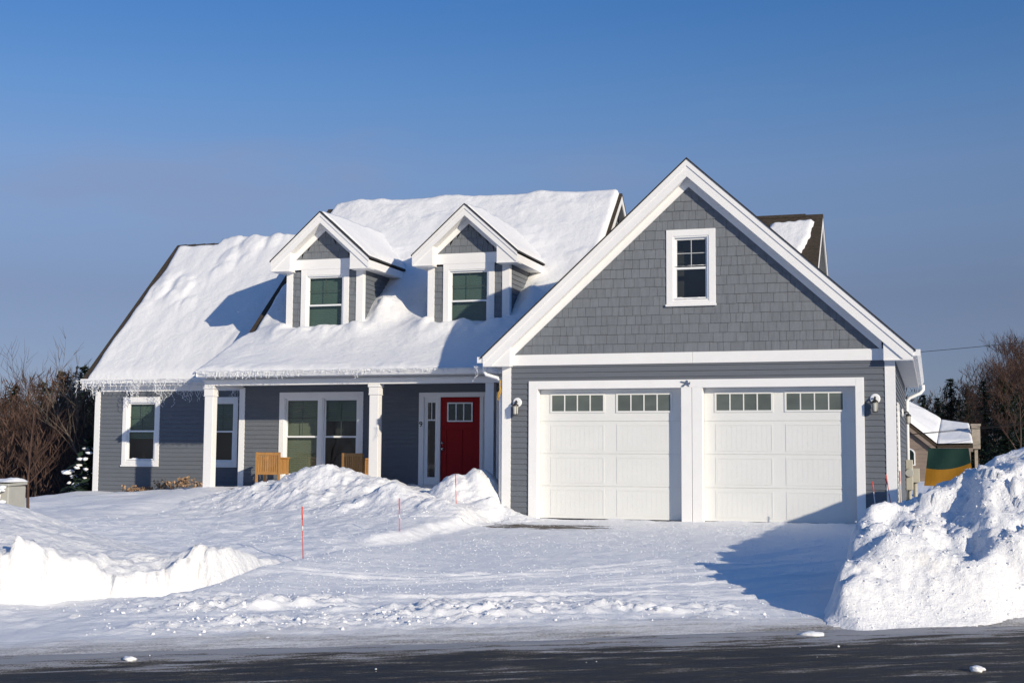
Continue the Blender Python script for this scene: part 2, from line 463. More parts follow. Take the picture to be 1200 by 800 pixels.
def ground_z(x, y, detail=True):
    n = rn(x, y); t = rt(x, y)
    far = np.hypot(x, y)
    lawn = np.clip(LAWN(np.clip(x, -80, 40), np.clip(y, -40, 90)), -4, 2.0)
    dr = drive_z(x, y)
    lip = 0.02 + 0.22 * fbm(y * 0.6, y * 0 + 2.0, 3, 5)
    m = sstep(0.12, -0.28, x - lip)                        # 1 on the lawn
    m = np.maximum(m, sstep(7.1, 8.2, x))                  # right of the drive
    m = np.where(y > 0.3, 1, m)
    m = np.where((x > -0.0) & (y > -0.4) & (y < 9.5) & (x < 7.3), 0, m)
    hi = dr * (1 - m) + lawn * m
    apron = -0.50 + 0.012 * np.clip(n, 0, 4)
    k = sstep(3.4, 5.2, n + 0.35 * fbm(t * .8, n * .8, 3, 9))
    k = np.maximum(k, sstep(-.9, 1.1, x))
    z = apron * (1 - k) + hi * k
    # soft drift along the left side of the drive
    z = z + 0.12 * np.exp(-((x - 0.25) / 0.9) ** 2) * sstep(-5.0, -8.0, y) * sstep(2.5, 4.5, n) * sstep(-0.2, 0.3, x)
    # below and beyond the road
    z = np.where(n < 0.9, z + (-0.56 - z) * sstep(0.9, -0.1, n), z)
    z = np.where(n < -6.6, z + (0.10 + 0.15 * fbm(x * .5, y * .5, 4, 3)) * sstep(-6.6, -8.2, n) + 0.2 * sstep(-6.6, -8, n), z)
    if detail:
        d = np.exp(-np.maximum(far - 22, 0) / 14)
        f1 = fbm(x * .9, y * .9, 4, 21) * 0.07
        f2 = fbm(x * 4.2, y * 4.2, 4, 22) * 0.030
        onl = np.where(x < 0, 1.0, np.where(x > 7, 1.0, 0.30)) * sstep(0.3, 1.5, n)
        z = z + d * (f1 * onl + f2 * (0.35 + 0.65 * onl) * sstep(-0.1, 0.8, n))
        z = z + .035 * np.abs(fbm(t * 1.6, n * 3.2, 5, 49, .6)) * sstep(0.6, 1.4, n) * sstep(5, 3.5, n) * sstep(0.3, -1.0, x)
        # rough plowed windrow beside the road
        wr = sstep(0.6, 1.5, n) * sstep(4.4, 2.0, n + 0.22 * (t + 2)) * sstep(-4.4, -2.2, t) * sstep(3.6, 2.2, t)
        def bk(f, sd): return np.clip((0.50 - worley(x * f + .3 * fbm(x * 6, y * 6, 2, sd), y * f, sd)) * 2.4, 0, 1) ** .75
        pz = sstep(-.1, .15, fbm(t * 1.7, n * 2.6, 3, 47))
        lump = .022 * bk(5.0, 31) * pz + .026 * bk(9.0, 33) * pz + .018 * bk(17.0, 35) + .07 * np.abs(fbm(t * 3.2, n * 5.5, 5, 36, .6))
        patch = sstep(-0.12, 0.25, fbm(t * .7, n * 1.6, 3, 41))
        z = z + .68 * wr * (0.01 + lump * (0.5 + 1.2 * patch) + 0.03 * patch + 0.05 * fbm(t * 1.1, n * 5, 5, 44, .55))
        # tyre ridges curving across the mouth of the drive
        ridge = fbm(t * .22 + n * .05, (n - 0.045 * (t - 1) ** 2) * 6.5, 4, 55)
        z = z + sstep(1.6, 2.4, n) * sstep(6.2, 4.4, n) * sstep(-0.1, .8, x) * sstep(7.0, 6.2, x) * np.maximum(ridge - 0.10, 0) * 0.07
        z = z + .045 * np.maximum(0, fbm(x * 2.2, y * 3, 4, 68) + .22) * np.exp(-((y + .10) / .16) ** 2) * sstep(.3, .8, x) * sstep(7, 6.4, x)
        # tyre ruts swinging from the road into the drive
        tm = sstep(-1.5, .3, t) * sstep(-0.1, .8, x) * sstep(6.9, 6.0, x) * sstep(1.4, 2.2, n)
        for n0, q in ((1.9, .030), (2.25, .034), (2.75, .05), (3.1, .055), (3.9, .085), (4.25, .09)):
            dd = n - (n0 + q * np.maximum(t + 1.2, 0) ** 1.7) + .05 * fbm(t * .8, t * 0 + n0, 2, 66)
            br = sstep(-.25, .1, fbm(t * .9, t * 0 + n0 * 3, 3, 67))
            z = z + tm * br * (.020 * np.exp(-(dd / .045) ** 2) - .016 * np.exp(-((dd - .14) / .08) ** 2) + .012 * np.exp(-((dd - .28) / .04) ** 2))
    return z

def axis_steps(parts):
    out = [parts[0][0]]
    for a, b, s in parts:
        k = max(1, int(round((b - a) / s)))
        out += list(np.linspace(a, b, k + 1)[1:])
    return np.array(out)

def build_ground():
    xs = axis_steps([(-420, -60, 30), (-60, -16, 2.0), (-16, -7, .18), (-7, 9.6, .038), (9.6, 14, .3), (14, 60, 3), (60, 420, 30)])
    ys = axis_steps([(-120, -30, 10), (-30, -17, .8), (-17, -15.8, .12), (-15.8, -8.5, .03), (-8.5, -4.5, .042), (-4.5, 2.6, .07), (2.6, 8, .3), (8, 60, 2.5), (60, 500, 30)])
    X, Y = np.meshgrid(xs, ys)
    Z = ground_z(X, Y)
    o = grid_mesh('snow_ground', X, Y, Z, ground_mat())
    tag(o, kind='structure')
    # road sheet
    ts = axis_steps([(-300, -14, 12), (-14, 14, .12), (14, 300, 12)])
    nsx = axis_steps([(-6.8, -2.2, .3), (-2.2, 0.62, .05)])
    T, NN = np.meshgrid(ts, nsx)
    XX = RP[0] + T * RT[0] + NN * RN[0]; YY = RP[1] + T * RT[1] + NN * RN[1]
    ZZ = -0.50 + 0.012 * fbm(T * .5, NN * 3, 3, 71) + 0.02 * np.maximum(0, fbm(T * 1.2, NN * 6, 4, 72)) * sstep(-0.9, 0.1, NN)
    o = grid_mesh('road', XX, YY, ZZ, road_mat())
    tag(o, kind='structure')

build_ground()

def patch(name, x0, x1, y0, y1, step, zfun, mat, label, cat='snow bank', group=None, thr=0.004):
    xs = np.arange(x0, x1 + step, step); ys = np.arange(y0, y1 + step, step)
    X, Y = np.meshgrid(xs, ys)
    F = zfun(X, Y)                      # height above the ground, may be negative
    g = ground_z(X, Y)
    keep = F > thr
    Z = g + np.where(F > thr, F, np.minimum(F, thr) - 0.03)
    o = grid_mesh(name, X, Y, Z, mat, keep)
    return tag(o, label, cat, group)

def blk(x, y, f, seed):
    return np.clip((0.50 - worley(x * f, y * f, seed)) * 2.6, 0, 1) ** .7
def rubble(x, y, seed=0, big=.07):
    sel = sstep(-0.2, 0.2, fbm(x * .9, y * .9, 3, seed + 8)); sel2 = sstep(-0.15, 0.15, fbm(x * 2.1, y * 2.1, 3, seed + 18))
    return (big * blk(x, y, 3.6, seed) * sel + .05 * blk(x, y, 7.5, seed + 3) * sel2 + .028 * blk(x, y, 14, seed + 5) * (.3 + .7 * sel)
            + .10 * fbm(x * 1.6, y * 1.6, 5, seed + 9, .58) + .02 * blk(x, y, 24, seed + 6))
def lumps(x, y, s=1.0, seed=0):
    return s * rubble(x, y, seed, .08)
def _lumps_old(x, y, s=1.0, seed=0):
    a = np.maximum(0, 0.55 - worley(x * 3.2, y * 3.2, seed)) * 0.26
    b = np.maximum(0, 0.5 - worley(x * 7.0, y * 7.0, seed + 3)) * 0.13
    c = np.maximum(0, 0.5 - worley(x * 15.0, y * 15.0, seed + 5)) * 0.055
    sel = sstep(-0.15, 0.25, fbm(x * .9, y * .9, 3, seed + 8))
    return s * (a * sel + b * (0.4 + 0.6 * sel) + c + fbm(x * 2.2, y * 2.2, 5, seed + 9) * 0.12)

# snow bank right of the drive
RB = TPS([(8.9, -7.0, 1.22), (8.4, -6.3, .96), (7.95, -5.2, .78), (7.45, -3.6, .46), (7.0, -2.2, .16), (7.02, -9.5, .34), (6.98, -10.2, .24),
          (7.44, -8.6, .50), (7.9, -8.2, .68), (7.5, -9.7, .25), (8.1, -9.3, .30), (8.6, -9.0, .30), (7.5, -10.4, -.12), (8.2, -10.0, -.06), (9.0, -9.5, -.05), (7.0, -11.0, -.25), (7.9, -10.9, -.30), (8.7, -10.1, -.38), (9.6, -9.5, -.40),
          (9.6, -8.3, .62), (10.5, -6.8, 1.5), (12.5, -6.0, 1.6), (12.5, -8.0, .2), (9.6, -4.2, 1.50), (10.0, -2.6, 1.72), (9.0, -2.2, 1.10), (8.6, 0.0, .72), (8.0, -1.2, .62), (7.75, -2.8, .60),
          (9.5, 1.5, .8), (8.4, 3.5, .35), (7.4, 0.4, .22), (7.35, 2.2, .18), (11.5, -1.0, 1.3), (12.5, 2.0, .6), (7.0, -7.0, .25), (7.0, -5.0, .18)], 0.004)
def right_bank(x, y):
    t = RB(x, y)
    g = ground_z(x, y, False)
    n = rn(x, y)
    edge = 6.86 + 0.16 * fbm(y * 1.1, y * 0, 3, 81) - 0.0
    s = .84 * sstep(-0.08, 0.16, x - edge) + .16 * sstep(0.0, .6, x - edge)
    # foot towards the road
    nf = 0.22 + 0.22 * fbm(rt(x, y) * 1.2, n * 0, 3, 82)
    s2 = sstep(-.1, 0.8, n - nf)
    rough = sstep(-6.2, -8.0, y - .35 * (x - 8.5)) * 0.70 + 0.08
    f = (t - g + lumps(x, y, .52, 83) * rough + .016 * blk(x, y, 20, 84) * rough + .035 * np.abs(fbm(x * 6, y * 6, 4, 85, .65)) * rough + .11 * np.clip((.52 - worley(x * 1.5, y * 1.5, 89)) * 3, 0, 1) ** .7 * rough)
    wx = x + .12 * fbm(x * 3, y * 3, 3, 180); wy = y + .12 * fbm(x * 3, y * 3, 3, 181)
    f = f + (.15 * cellh(wx * 1.7, wy * 1.7, 182) * sstep(-.12, .1, fbm(x * .8, y * .8, 2, 183)) + .07 * cellh(wx * 4.2, wy * 4.2, 184)) * rough
    # eroded scoops on the front
    f = f - 0.22 * sstep(.1, .35, fbm(x * .9, y * .9, 2, 88)) * sstep(-6.8, -8.4, y)
    f = f * s * s2
    f = f * sstep(4.8, 3.2, y) * sstep(13.8, 12.2, x)
    return f - 0.01
patch('snow_bank', 6.4, 13.6, -12.4, 5.0, .034, right_bank, M_BANK, 'high lumpy plowed snow bank at the right side of the driveway')

# plowed bank at the left, cut by the plow
LB = TPS([(-3.54, -10, .46), (-2.77, -10.5, .40), (-2.28, -10.5, .26), (-1.56, -11, .09), (-1.95, -12, .22), (-1.4, -12, .10), (-.9, -11.4, -.10), (-.43, -11.3, -.12),
          (-.33, -10.7, .08), (-.1, -10.0, -.02), (-.1, -10.5, .07), (-1, -10.2, -.05), (-2.96, -9, .09), (-4.5, -9.5, .40), (-3, -12.5, .30), (-4.5, -12, .55), (-6, -10, .30), (-3.5, -9, -.08), (-5.1, -8, 0.0), (-.1, -9.6, -.1), (-1.5, -9.2, -.1)], 0.003)
def left_bank(x, y):
    n = rn(x, y); g = ground_z(x, y, False)
    nc = 3.95 + 0.45 * sstep(-1.0, 0, x) - 1.15 * sstep(-0.9, -2.0, x) + 0.20 * fbm(rt(x, y) * 1.6, x * 0, 3, 92) + .15 * fbm(rt(x, y) * 5, n * 2.0, 4, 93, .6) - .14 * blk(rt(x, y), n * .6, 2.6, 90)
    w = 0.10 + 0.55 * sstep(-0.9, -1.9, x)
    s = sstep(-0.02, 1, (n - nc) / w) * sstep(0.10, -0.06, x - 0.05 * fbm(y * 3, y * 0, 2, 95))
    f = LB(x, y) - g
    back = sstep(9.0, 6.6, n)
    f = np.maximum(f, 0.0) * back
    diag = (0.16 * np.abs(fbm((x + y * .6) * 2.2, (y - .4 * x) * .9, 4, 96)) + .10 * blk((x + y * .6) * .9, (y - .4 * x) * .5, 4.0, 99) * sstep(-.1, .2, fbm(x * 1.3, y * 1.3, 2, 94))) * sstep(-0.6, -1.5, x) * sstep(1.3, .4, n - nc)
    f = (f + diag + (0.05 * fbm(x * 2, y * 2, 4, 97) + .09 * sstep(1.0, .3, n - nc) * fbm(x * 4, y * 4, 4, 98, .6)) * sstep(0.02, .15, f) + .09 * cellh(x * 2.6 + .3 * fbm(x * 3, y * 3, 2, 186), y * 2.6, 185) * sstep(1.2, .2, n - nc) * sstep(.1, -.4, x)) * s
    return f * sstep(-9, -7, x) - 0.01
patch('snow_bank', -9, 0.25, -14.2, -6.6, .033, left_bank, M_CUT, 'smooth plowed snow bank with a sheer cut face, left of the driveway mouth')

def cone(x, y, cx, cy, rx, ry, h, p, seed, rough=1.0, ang=0.0):
    dx = (x - cx) * math.cos(ang) + (y - cy) * math.sin(ang); dy = -(x - cx) * math.sin(ang) + (y - cy) * math.cos(ang)
    w = 1 + 0.28 * fbm(x * 1.1, y * 1.1, 3, seed)
    r = np.sqrt((dx / rx) ** 2 + (dy / ry) ** 2) * w
    base = h * np.exp(-r ** p * 1.3)
    base = base + .05 * rough * cellh(x * 3.4 + .3 * fbm(x * 3, y * 3, 2, seed + 1), y * 3.4, seed + 2) * np.minimum(1, base / .25)
    return base + lumps(x, y, 0.62 * rough, seed) * np.minimum(1, base / 0.25) - 0.035
def pile_a(x, y):
    f = np.maximum(cone(x, y, -4.2, .75, 1.55, 1.1, .70, 1.45, 101), cone(x, y, -5.4, .5, 1.2, .9, .30, 1.5, 105))
    f = np.maximum(f, cone(x, y, -3.1, .5, 1.1, .95, .44, 1.5, 106))
    return f * sstep(2.35, 1.8, y)
patch('snow_pile', -8, -1, -2.2, 2.4, .045, pile_a, M_BANK, 'broad mound of shovelled snow before the chairs and double window', 'snow pile')
def pile_b(x, y):
    return np.maximum(cone(x, y, -1.75, -1.1, 1.1, .9, .46, 1.5, 111), cone(x, y, -.65, -1.7, .85, .7, .26, 1.5, 113)) * sstep(0.75, 0.2, x)
patch('snow_pile', -4.5, 1.0, -3.6, 1.4, .045, pile_b, M_BANK, 'low rough snow mound between the second porch column and the driveway', 'snow pile')
def pile_c(x, y):
    f = np.maximum(cone(x, y, -1.0, .15, .62, .70, .60, 1.9, 121, .8), cone(x, y, -.62, .45, .62, .85, .66, 2.1, 122, .8))
    f = np.maximum(f, cone(x, y, -.38, 1.35, .75, .9, .42, 2.0, 123, .6))
    f = np.maximum(f, cone(x, y, .05, -.40, .75, .42, .24, 1.8, 125, .8))
    f = np.where((x > -.02) & (y > -.03), -1, f)
    return f * np.where(f > 0, sstep(2.4, 1.8, y), 1)
patch('snow_pile', -3.0, 1.2, -1.6, 2.4, .04, pile_c, M_BANK, 'steep snow heap before the red front door, against the garage corner', 'snow pile')

# loose lumps of snow
ICO_V = None
def ico():
    bm = bmesh.new(); bmesh.ops.create_icosphere(bm, subdivisions=1, radius=1.0)
    v = np.array([p.co[:] for p in bm.verts]); f = np.array([[q.index for q in p.verts] for p in bm.faces]); bm.free()
    return v, f
IV, IF = ico()
def chunk_mesh(name, P, S, mat, flat=0.7, smooth=False, jit=0.25):
    n = len(P); k = len(IV)
    J = 1 + RNG.uniform(-jit, jit, (n, k, 1))
    ang = RNG.uniform(0, 6.28, n); c, s = np.cos(ang), np.sin(ang)
    V = IV[None] * J * (S[:, None, None] * RNG.uniform(.7, 1.3, (n, 1, 3)))
    x = V[..., 0] * c[:, None] - V[..., 1] * s[:, None]; y = V[..., 0] * s[:, None] + V[..., 1] * c[:, None]
    V = np.stack([x, y, V[..., 2] * flat], -1) + P[:, None, :]
    F = IF[None] + (np.arange(n) * k)[:, None, None]
    return np_mesh(name, V.reshape(-1, 3), F.reshape(-1, 3), mat, None, smooth)

def scatter(n, xr, yr, size, prob, lift=0.2, zextra=None):
    x = RNG.uniform(*xr, n); y = RNG.uniform(*yr, n)
    p = prob(x, y)
    k = RNG.uniform(0, 1, n) < p
    x, y = x[k], y[k]
    s = size[0] + (size[1] - size[0]) * RNG.uniform(0, 1, len(x)) ** 3.5
    z = ground_z(x, y)
    if zextra is not None: z = z + np.maximum(zextra(x, y), 0)
    return np.stack([x, y, z + s * lift], -1), s

def crumbs():
    P1, S1 = scatter(30000, (-7, 7.0), (-13, -.3), (.003, .0105), lambda x, y: np.where(rn(x, y) > .9, 1, 0) * (.25 + .75 * sstep(-0.1, 0.25, fbm(x * .6, y * .6, 3, 131) + .06)) * np.where(x > .3, 1, .55))
    P2, S2 = scatter(14000, (-2, 7.0), (-15, -8.5), (.004, .026), lambda x, y: sstep(.75, 1.3, rn(x, y)) * sstep(3.0, 1.8, rn(x, y) + .3 * (rt(x, y) + 2)) * sstep(-4.0, -2.4, rt(x, y)) * sstep(-.1, .2, fbm(rt(x, y) * .7, rn(x, y) * 1.6, 3, 41)))
    P3, S3 = scatter(700, (1, 10), (-15, -8.5), (.004, .016), lambda x, y: np.where((rn(x, y) < 1.2) & (rn(x, y) > -1.2), .12, 0))
    P3[:, 2] = np.maximum(P3[:, 2], -0.495)
    P = np.concatenate([P1, P2, P3]); S = np.concatenate([S1, S2, S3])
    o = chunk_mesh('snow_crumbs', P, S, M_CHUNK)
    tag(o, 'loose crumbs and lumps of snow strewn over the driveway and roadside', 'snow crumbs', kind='stuff')
    P4, S4 = scatter(13000, (6.8, 11), (-12, -1.5), (.004, .02), lambda x, y: np.where(right_bank(x, y) > .03, 1, 0) * (0.04 + 0.96 * sstep(-6.5, -8.2, y)), .1, right_bank)
    o = chunk_mesh('snow_crumbs', P4, S4, M_CHUNK)
    tag(o, 'loose lumps of snow scattered over the bank right of the driveway', 'snow crumbs', kind='stuff')
    Q = []; R = []
    for fn, xr, yr, k in ((pile_a, (-7, -1.5), (-2, 2), 1500), (pile_b, (-4, .8), (-3.4, 1), 1200), (pile_c, (-2, .8), (-1.4, 1.5), 600)):
        p, s = scatter(k, xr, yr, (.004, .02), lambda x, y: np.where(fn(x, y) > .03, .8, .1), .1, fn)
        k2 = ~((p[:, 0] > -.05) & (p[:, 1] > -.05)); Q.append(p[k2]); R.append(s[k2])
    o = chunk_mesh('snow_crumbs', np.concatenate(Q), np.concatenate(R), M_CHUNK)
    tag(o, 'loose lumps of snow scattered over the mounds before the porch', 'snow crumbs', kind='stuff')
crumbs()

def clod(x, y, s, label, z=None, group='single clods of snow'):
    z = float(ground_z(np.array([x]), np.array([y]))[0]) if z is None else z
    bm = bmesh.new(); bmesh.ops.create_icosphere(bm, subdivisions=3, radius=1.0)
    ph = random.random() * 50
    for v in bm.verts:
        p = v.co
        k = 1 + 0.45 * float(fbm(np.array([p.x * 1.3 + ph]), np.array([p.y * 1.3 + p.z * 1.7]), 4, 141)[0])
        v.co = Vector((p.x * s * 1.5 * k, p.y * s * k, p.z * s * .62 * k))
    me = bpy.data.meshes.new('snow_clod'); bm.to_mesh(me); bm.free(); me.materials.append(M_CHUNK)
    me.polygons.foreach_set('use_smooth', [True] * len(me.polygons))
    o = link(bpy.data.objects.new('snow_clod', me)); o.location = (x, y, z + s * .3); o.rotation_euler = (0, 0, random.uniform(-.5, .5))
    return tag(o, label, 'snow clod', group)
clod(1.75, -15.1, .042, 'white snow clod lying on the dark road at the left', z=-.495)
clod(8.15, -13.35, .042, 'white snow clod lying on the dark road at the bottom right', z=-.495)
clod(5.25, -11.15, .055, 'round snow clod at the tip of the blue shadow on the driveway')
clod(6.75, -11.6, .09, 'chunky snow clod at the foot of the bank, driveway end')

# ------------------------------------------------------------------ the house
HC = (-2.5, 5.0, 0.0)
house = empty('house', HC, 'grey clapboard house with white trim, two dormers and attached double garage', 'house')
def hb(mb, name, mat, parent=None, **kw):
    """link a part of the house; all parts share the house origin"""
    return mb.build(name, mat, parent if parent is not None else house, off=HC, **kw)

COURSE = 0.102
def siding(mb, u0f, u1f, z0, z1, P, holes=(), course=COURSE, lap=.016):
    """horizontal clapboards: u0f(z)/u1f(z) give the wall's ends, P(u,z,d) maps to the world"""
    zs = [z0]
    k = 0
    while z0 + (k + 1) * course < z1 - 1e-4:
        k += 1; zs.append(z0 + k * course)
    zs.append(z1)
    cuts = sorted(set(round(h[2], 4) for h in holes) | set(round(h[3], 4) for h in holes))
    for a, b in zip(zs[:-1], zs[1:]):
        br = [a] + [c for c in cuts if a + 1e-3 < c < b - 1e-3] + [b]
        for za, zb in zip(br[:-1], br[1:]):
            zm = (za + zb) / 2
            da = lap * (1 - (za - a) / course) + .003; db = lap * (1 - (zb - a) / course) + .003
            segs = [[None, None]]
            for h in sorted(holes):
                if h[2] < zm < h[3]:
                    segs[-1][1] = h[0]; segs.append([h[1], None])
            for s0, s1 in segs:
                a0 = u0f(za) if s0 is None else s0; b0 = u0f(zb) if s0 is None else s0
                a1 = u1f(za) if s1 is None else s1; b1 = u1f(zb) if s1 is None else s1
                if a1 - a0 < .004 and b1 - b0 < .004: continue
                b1 = max(b1, b0); a1 = max(a1, a0)
                n = len(mb.v)
                lip = [P(a0, za, 0), P(a1, za, 0)] if za == a else None
                mb.v += [P(a0, za, da), P(a1, za, da), P(b1, zb, db), P(b0, zb, db)]
                mb.f.append((n, n + 1, n + 2, n + 3))
                if lip:
                    mb.v += lip
                    mb.f.append((n + 1, n, n + 4, n + 5))
    return mb
def cst(v): return lambda z: v
def front(Y): return lambda u, z, d: (u, Y - d, z)
def rightw(X): return lambda u, z, d: (X + d, u, z)
def leftw(X): return lambda u, z, d: (X - d, u, z)
def backw(Y): return lambda u, z, d: (u, Y + d, z)

def shingles(mb, u0f, u1f, z0, z1, P, course=.176, holes=(), rnd=None):
    rnd = rnd or random.Random(5)
    z = z0
    while z < z1 - .01:
        zb = min(z + course, z1)
        u = min(u0f(z), u0f(zb)) - rnd.uniform(0, .2); end = max(u1f(z), u1f(zb))
        while u < end:
            w = rnd.uniform(.10, .25); a, b = u + .0025, u + w - .0025; u += w
            drop = rnd.uniform(-.004, .003)
            d = .018 + rnd.uniform(-.003, .003)
            for lo, hi in _cut(a, b, z, zb, holes):
                bl, br = max(lo, u0f(z)), min(hi, u1f(z)); tl, tr = max(lo, u0f(zb)), min(hi, u1f(zb))
                if br - bl < .004: continue
                if tr < tl: tl = tr = min(max((tl + tr) / 2, bl), br)
                za = z + drop
                pts_f = [P(bl, za, d), P(br, za, d), P(tr, zb, .006), P(tl, zb, .006)]
                pts_b = [P(bl, za, 0), P(br, za, 0), P(tr, zb, 0), P(tl, zb, 0)]
                mb.prism(pts_b, pts_f)
        z = zb
    return mb
def _cut(a, b, z0, z1, holes):
    segs = [(a, b)]
    for h in holes:
        if h[3] <= z0 + .02 or h[2] >= z1 - .02: continue
        out = []
        for s0, s1 in segs:
            if h[1] <= s0 or h[0] >= s1: out.append((s0, s1)); continue
            if s0 < h[0]: out.append((s0, h[0]))
            if s1 > h[1]: out.append((h[1], s1))
        segs = out
    return segs

def dbl_hung(mbn, x0, x1, z0, z1, Y, g_up, g_lo, muntin=True):
    """sash and panes of one double-hung unit filling an opening; Y is the wall plane"""
    sw = .038; zm = (z0 + z1) / 2
    frm, pan_u, pan_l, mun = MB(), MB(), MB(), MB()
    yu, yl = Y + .030, Y + .055
    for (a, b, y) in ((zm - .012, z1, yu), (z0, zm + .024, yl - .045)):
        frm.box(x0, x0 + sw, y, y + .035, a, b); frm.box(x1 - sw, x1, y, y + .035, a, b)
        frm.box(x0 + sw, x1 - sw, y + .001, y + .034, b - sw, b); frm.box(x0 + sw, x1 - sw, y + .001, y + .034, a, a + sw)
    pan_u.quad((x0 + sw, yu + .016, zm + .026), (x1 - sw, yu + .016, zm + .026), (x1 - sw, yu + .016, z1 - sw), (x0 + sw, yu + .016, z1 - sw))
    pan_l.quad((x0 + sw, yl - .028, z0 + sw), (x1 - sw, yl - .028, z0 + sw), (x1 - sw, yl - .028, zm - .014), (x0 + sw, yl - .028, zm - .014))
    xm = (x0 + x1) / 2; zq = (zm + z1) / 2
    if muntin:
        mun.box(xm - .007, xm + .007, yu + .008, yu + .0135, zm + .027, z1 - sw)
        mun.box(x0 + sw, xm - .0072, yu + .0085, yu + .0132, zq - .007, zq + .007)
        mun.box(xm + .0072, x1 - sw, yu + .0085, yu + .0132, zq - .007, zq + .007)
    return frm, pan_u, pan_l, mun

def clear_glass():
    m = bpy.data.materials.new('window glass'); m.use_nodes = True; nt = m.node_tree; nt.nodes.clear()
    out = nt.nodes.new('ShaderNodeOutputMaterial')
    tr = N(nt, 'ShaderNodeBsdfTransparent'); tr.inputs[0].default_value = (.915, .965, .94, 1)
    gl = N(nt, 'ShaderNodeBsdfGlossy'); gl.inputs['Roughness'].default_value = .03; gl.inputs[0].default_value = (1, 1, 1, 1)
    tc = N(nt, 'ShaderNodeTexCoord'); nz = N(nt, 'ShaderNodeTexNoise', Scale=1.6, Detail=1.5); L(nt, tc.outputs['Object'], nz.inputs['Vector'])
    bp = N(nt, 'ShaderNodeBump', Strength=.08, Distance=.05); L(nt, nz.outputs['Fac'], bp.inputs['Height']); L(nt, bp.outputs[0], gl.inputs['Normal'])
    lw = N(nt, 'ShaderNodeLayerWeight'); lw.inputs['Blend'].default_value = .5
    pw = N(nt, 'ShaderNodeMath', operation='POWER'); pw.inputs[1].default_value = 5.0; L(nt, lw.outputs['Facing'], pw.inputs[0])
    fr = N(nt, 'ShaderNodeMath', operation='MULTIPLY_ADD'); fr.inputs[1].default_value = .85; fr.inputs[2].default_value = .085; L(nt, pw.outputs[0], fr.inputs[0])
    mx = N(nt, 'ShaderNodeMixShader'); L(nt, fr.outputs[0], mx.inputs[0]); L(nt, tr.outputs[0], mx.inputs[1]); L(nt, gl.outputs[0], mx.inputs[2])
    L(nt, mx.outputs[0], out.inputs[0])
    return m
G_CLEAR = clear_glass()
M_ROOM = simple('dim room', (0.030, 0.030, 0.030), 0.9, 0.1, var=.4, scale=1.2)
M_SHADE = simple('grey green cellular shade', (0.078, 0.118, 0.100), 0.85, 0.1, var=.06, scale=1.2)
M_SHADE2 = simple('pale olive blind', (0.135, 0.150, 0.110), 0.85, 0.1, var=.06, scale=1.2)
M_MUNTIN = simple('dim grille between panes', (0.050, 0.070, 0.062), 0.5)
M_MUNTIN_W = simple('white grille', (0.45, 0.47, 0.48), 0.5)

def window(x0, x1, z0, z1, Y, blinds, n=1, cw=.095, label=None, muntin=M_MUNTIN, bottom=None):
    """casing boards around n double-hung units; x0..z1 are the casing's outer edges"""
    bw = cw if bottom is None else bottom
    ix0, ix1, iz0, iz1 = x0 + cw, x1 - cw, z0 + bw, z1 - cw
    c = MB()
    y0, y1 = Y - .032, Y + .02
    c.box(x0, ix0, y0, y1, z0, z1); c.box(ix1, x1, y0, y1, z0, z1)
    c.box(ix0, ix1, y0 + .001, y1, iz1, z1); c.box(ix0, ix1, y0 + .001, y1, z0, iz0)
    wid = (ix1 - ix0 - (n - 1) * .085) / n
    for k in range(1, n):
        a = ix0 + k * wid + (k - 1) * .085
        c.box(a, a + .085, y0 + .002, y1, iz0, iz1)
    # inner stop, a step back from the casing
    w = hb(c, 'window', M_TRIM, bevel=.004)
    if label: w['label'] = label
    s = MB(); s.box(x0 - .015, x1 + .015, Y - .055, Y - .033, z0 - .018, z0 + .022)
    hb(s, 'sill', M_TRIM, w, bevel=.004)
    for k in range(n):
        a = ix0 + k * (wid + .085); b = a + wid
        st = .026
        fr = MB()
        fr.box(a, a + st, Y - .018, Y + .075, iz0, iz1); fr.box(b - st, b, Y - .018, Y + .075, iz0, iz1)
        fr.box(a + st, b - st, Y - .017, Y + .075, iz1 - st, iz1); fr.box(a + st, b - st, Y - .017, Y + .075, iz0, iz0 + st)
        hb(fr, 'frame', M_TRIM2, w)
        f, pu, pl, mu = dbl_hung(None, a + st, b - st, iz0 + st, iz1 - st, Y, None, None)
        hb(f, 'sash', M_TRIM2, w)
        hb(pu, 'pane', G_CLEAR, w); hb(pl, 'pane', G_CLEAR, w)
        bm_, drop = blinds[k] if isinstance(blinds, list) else blinds
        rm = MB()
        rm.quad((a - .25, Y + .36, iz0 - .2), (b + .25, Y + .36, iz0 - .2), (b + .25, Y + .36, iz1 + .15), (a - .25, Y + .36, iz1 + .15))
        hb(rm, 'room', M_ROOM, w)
        if drop > 0:
            bl = MB(); zt_ = iz1 + .01; hgt = (iz1 - iz0 + .02) * drop; kk = max(2, int(hgt / .045))
            for q in range(kk):
                za = zt_ - hgt * q / kk; zb = zt_ - hgt * (q + 1) / kk; zc = (za + zb) / 2
                n0 = len(bl.v)
                bl.v += [(a - .03, Y + .135, za), (b + .03, Y + .135, za), (b + .03, Y + .128, zc), (a - .03, Y + .128, zc), (b + .03, Y + .135, zb), (a - .03, Y + .135, zb)]
                bl.f += [(n0, n0 + 1, n0 + 2, n0 + 3), (n0 + 3, n0 + 2, n0 + 4, n0 + 5)]
            hb(bl, 'blind', bm_, w)
        if muntin: hb(mu, 'grille', muntin, w)
    return w

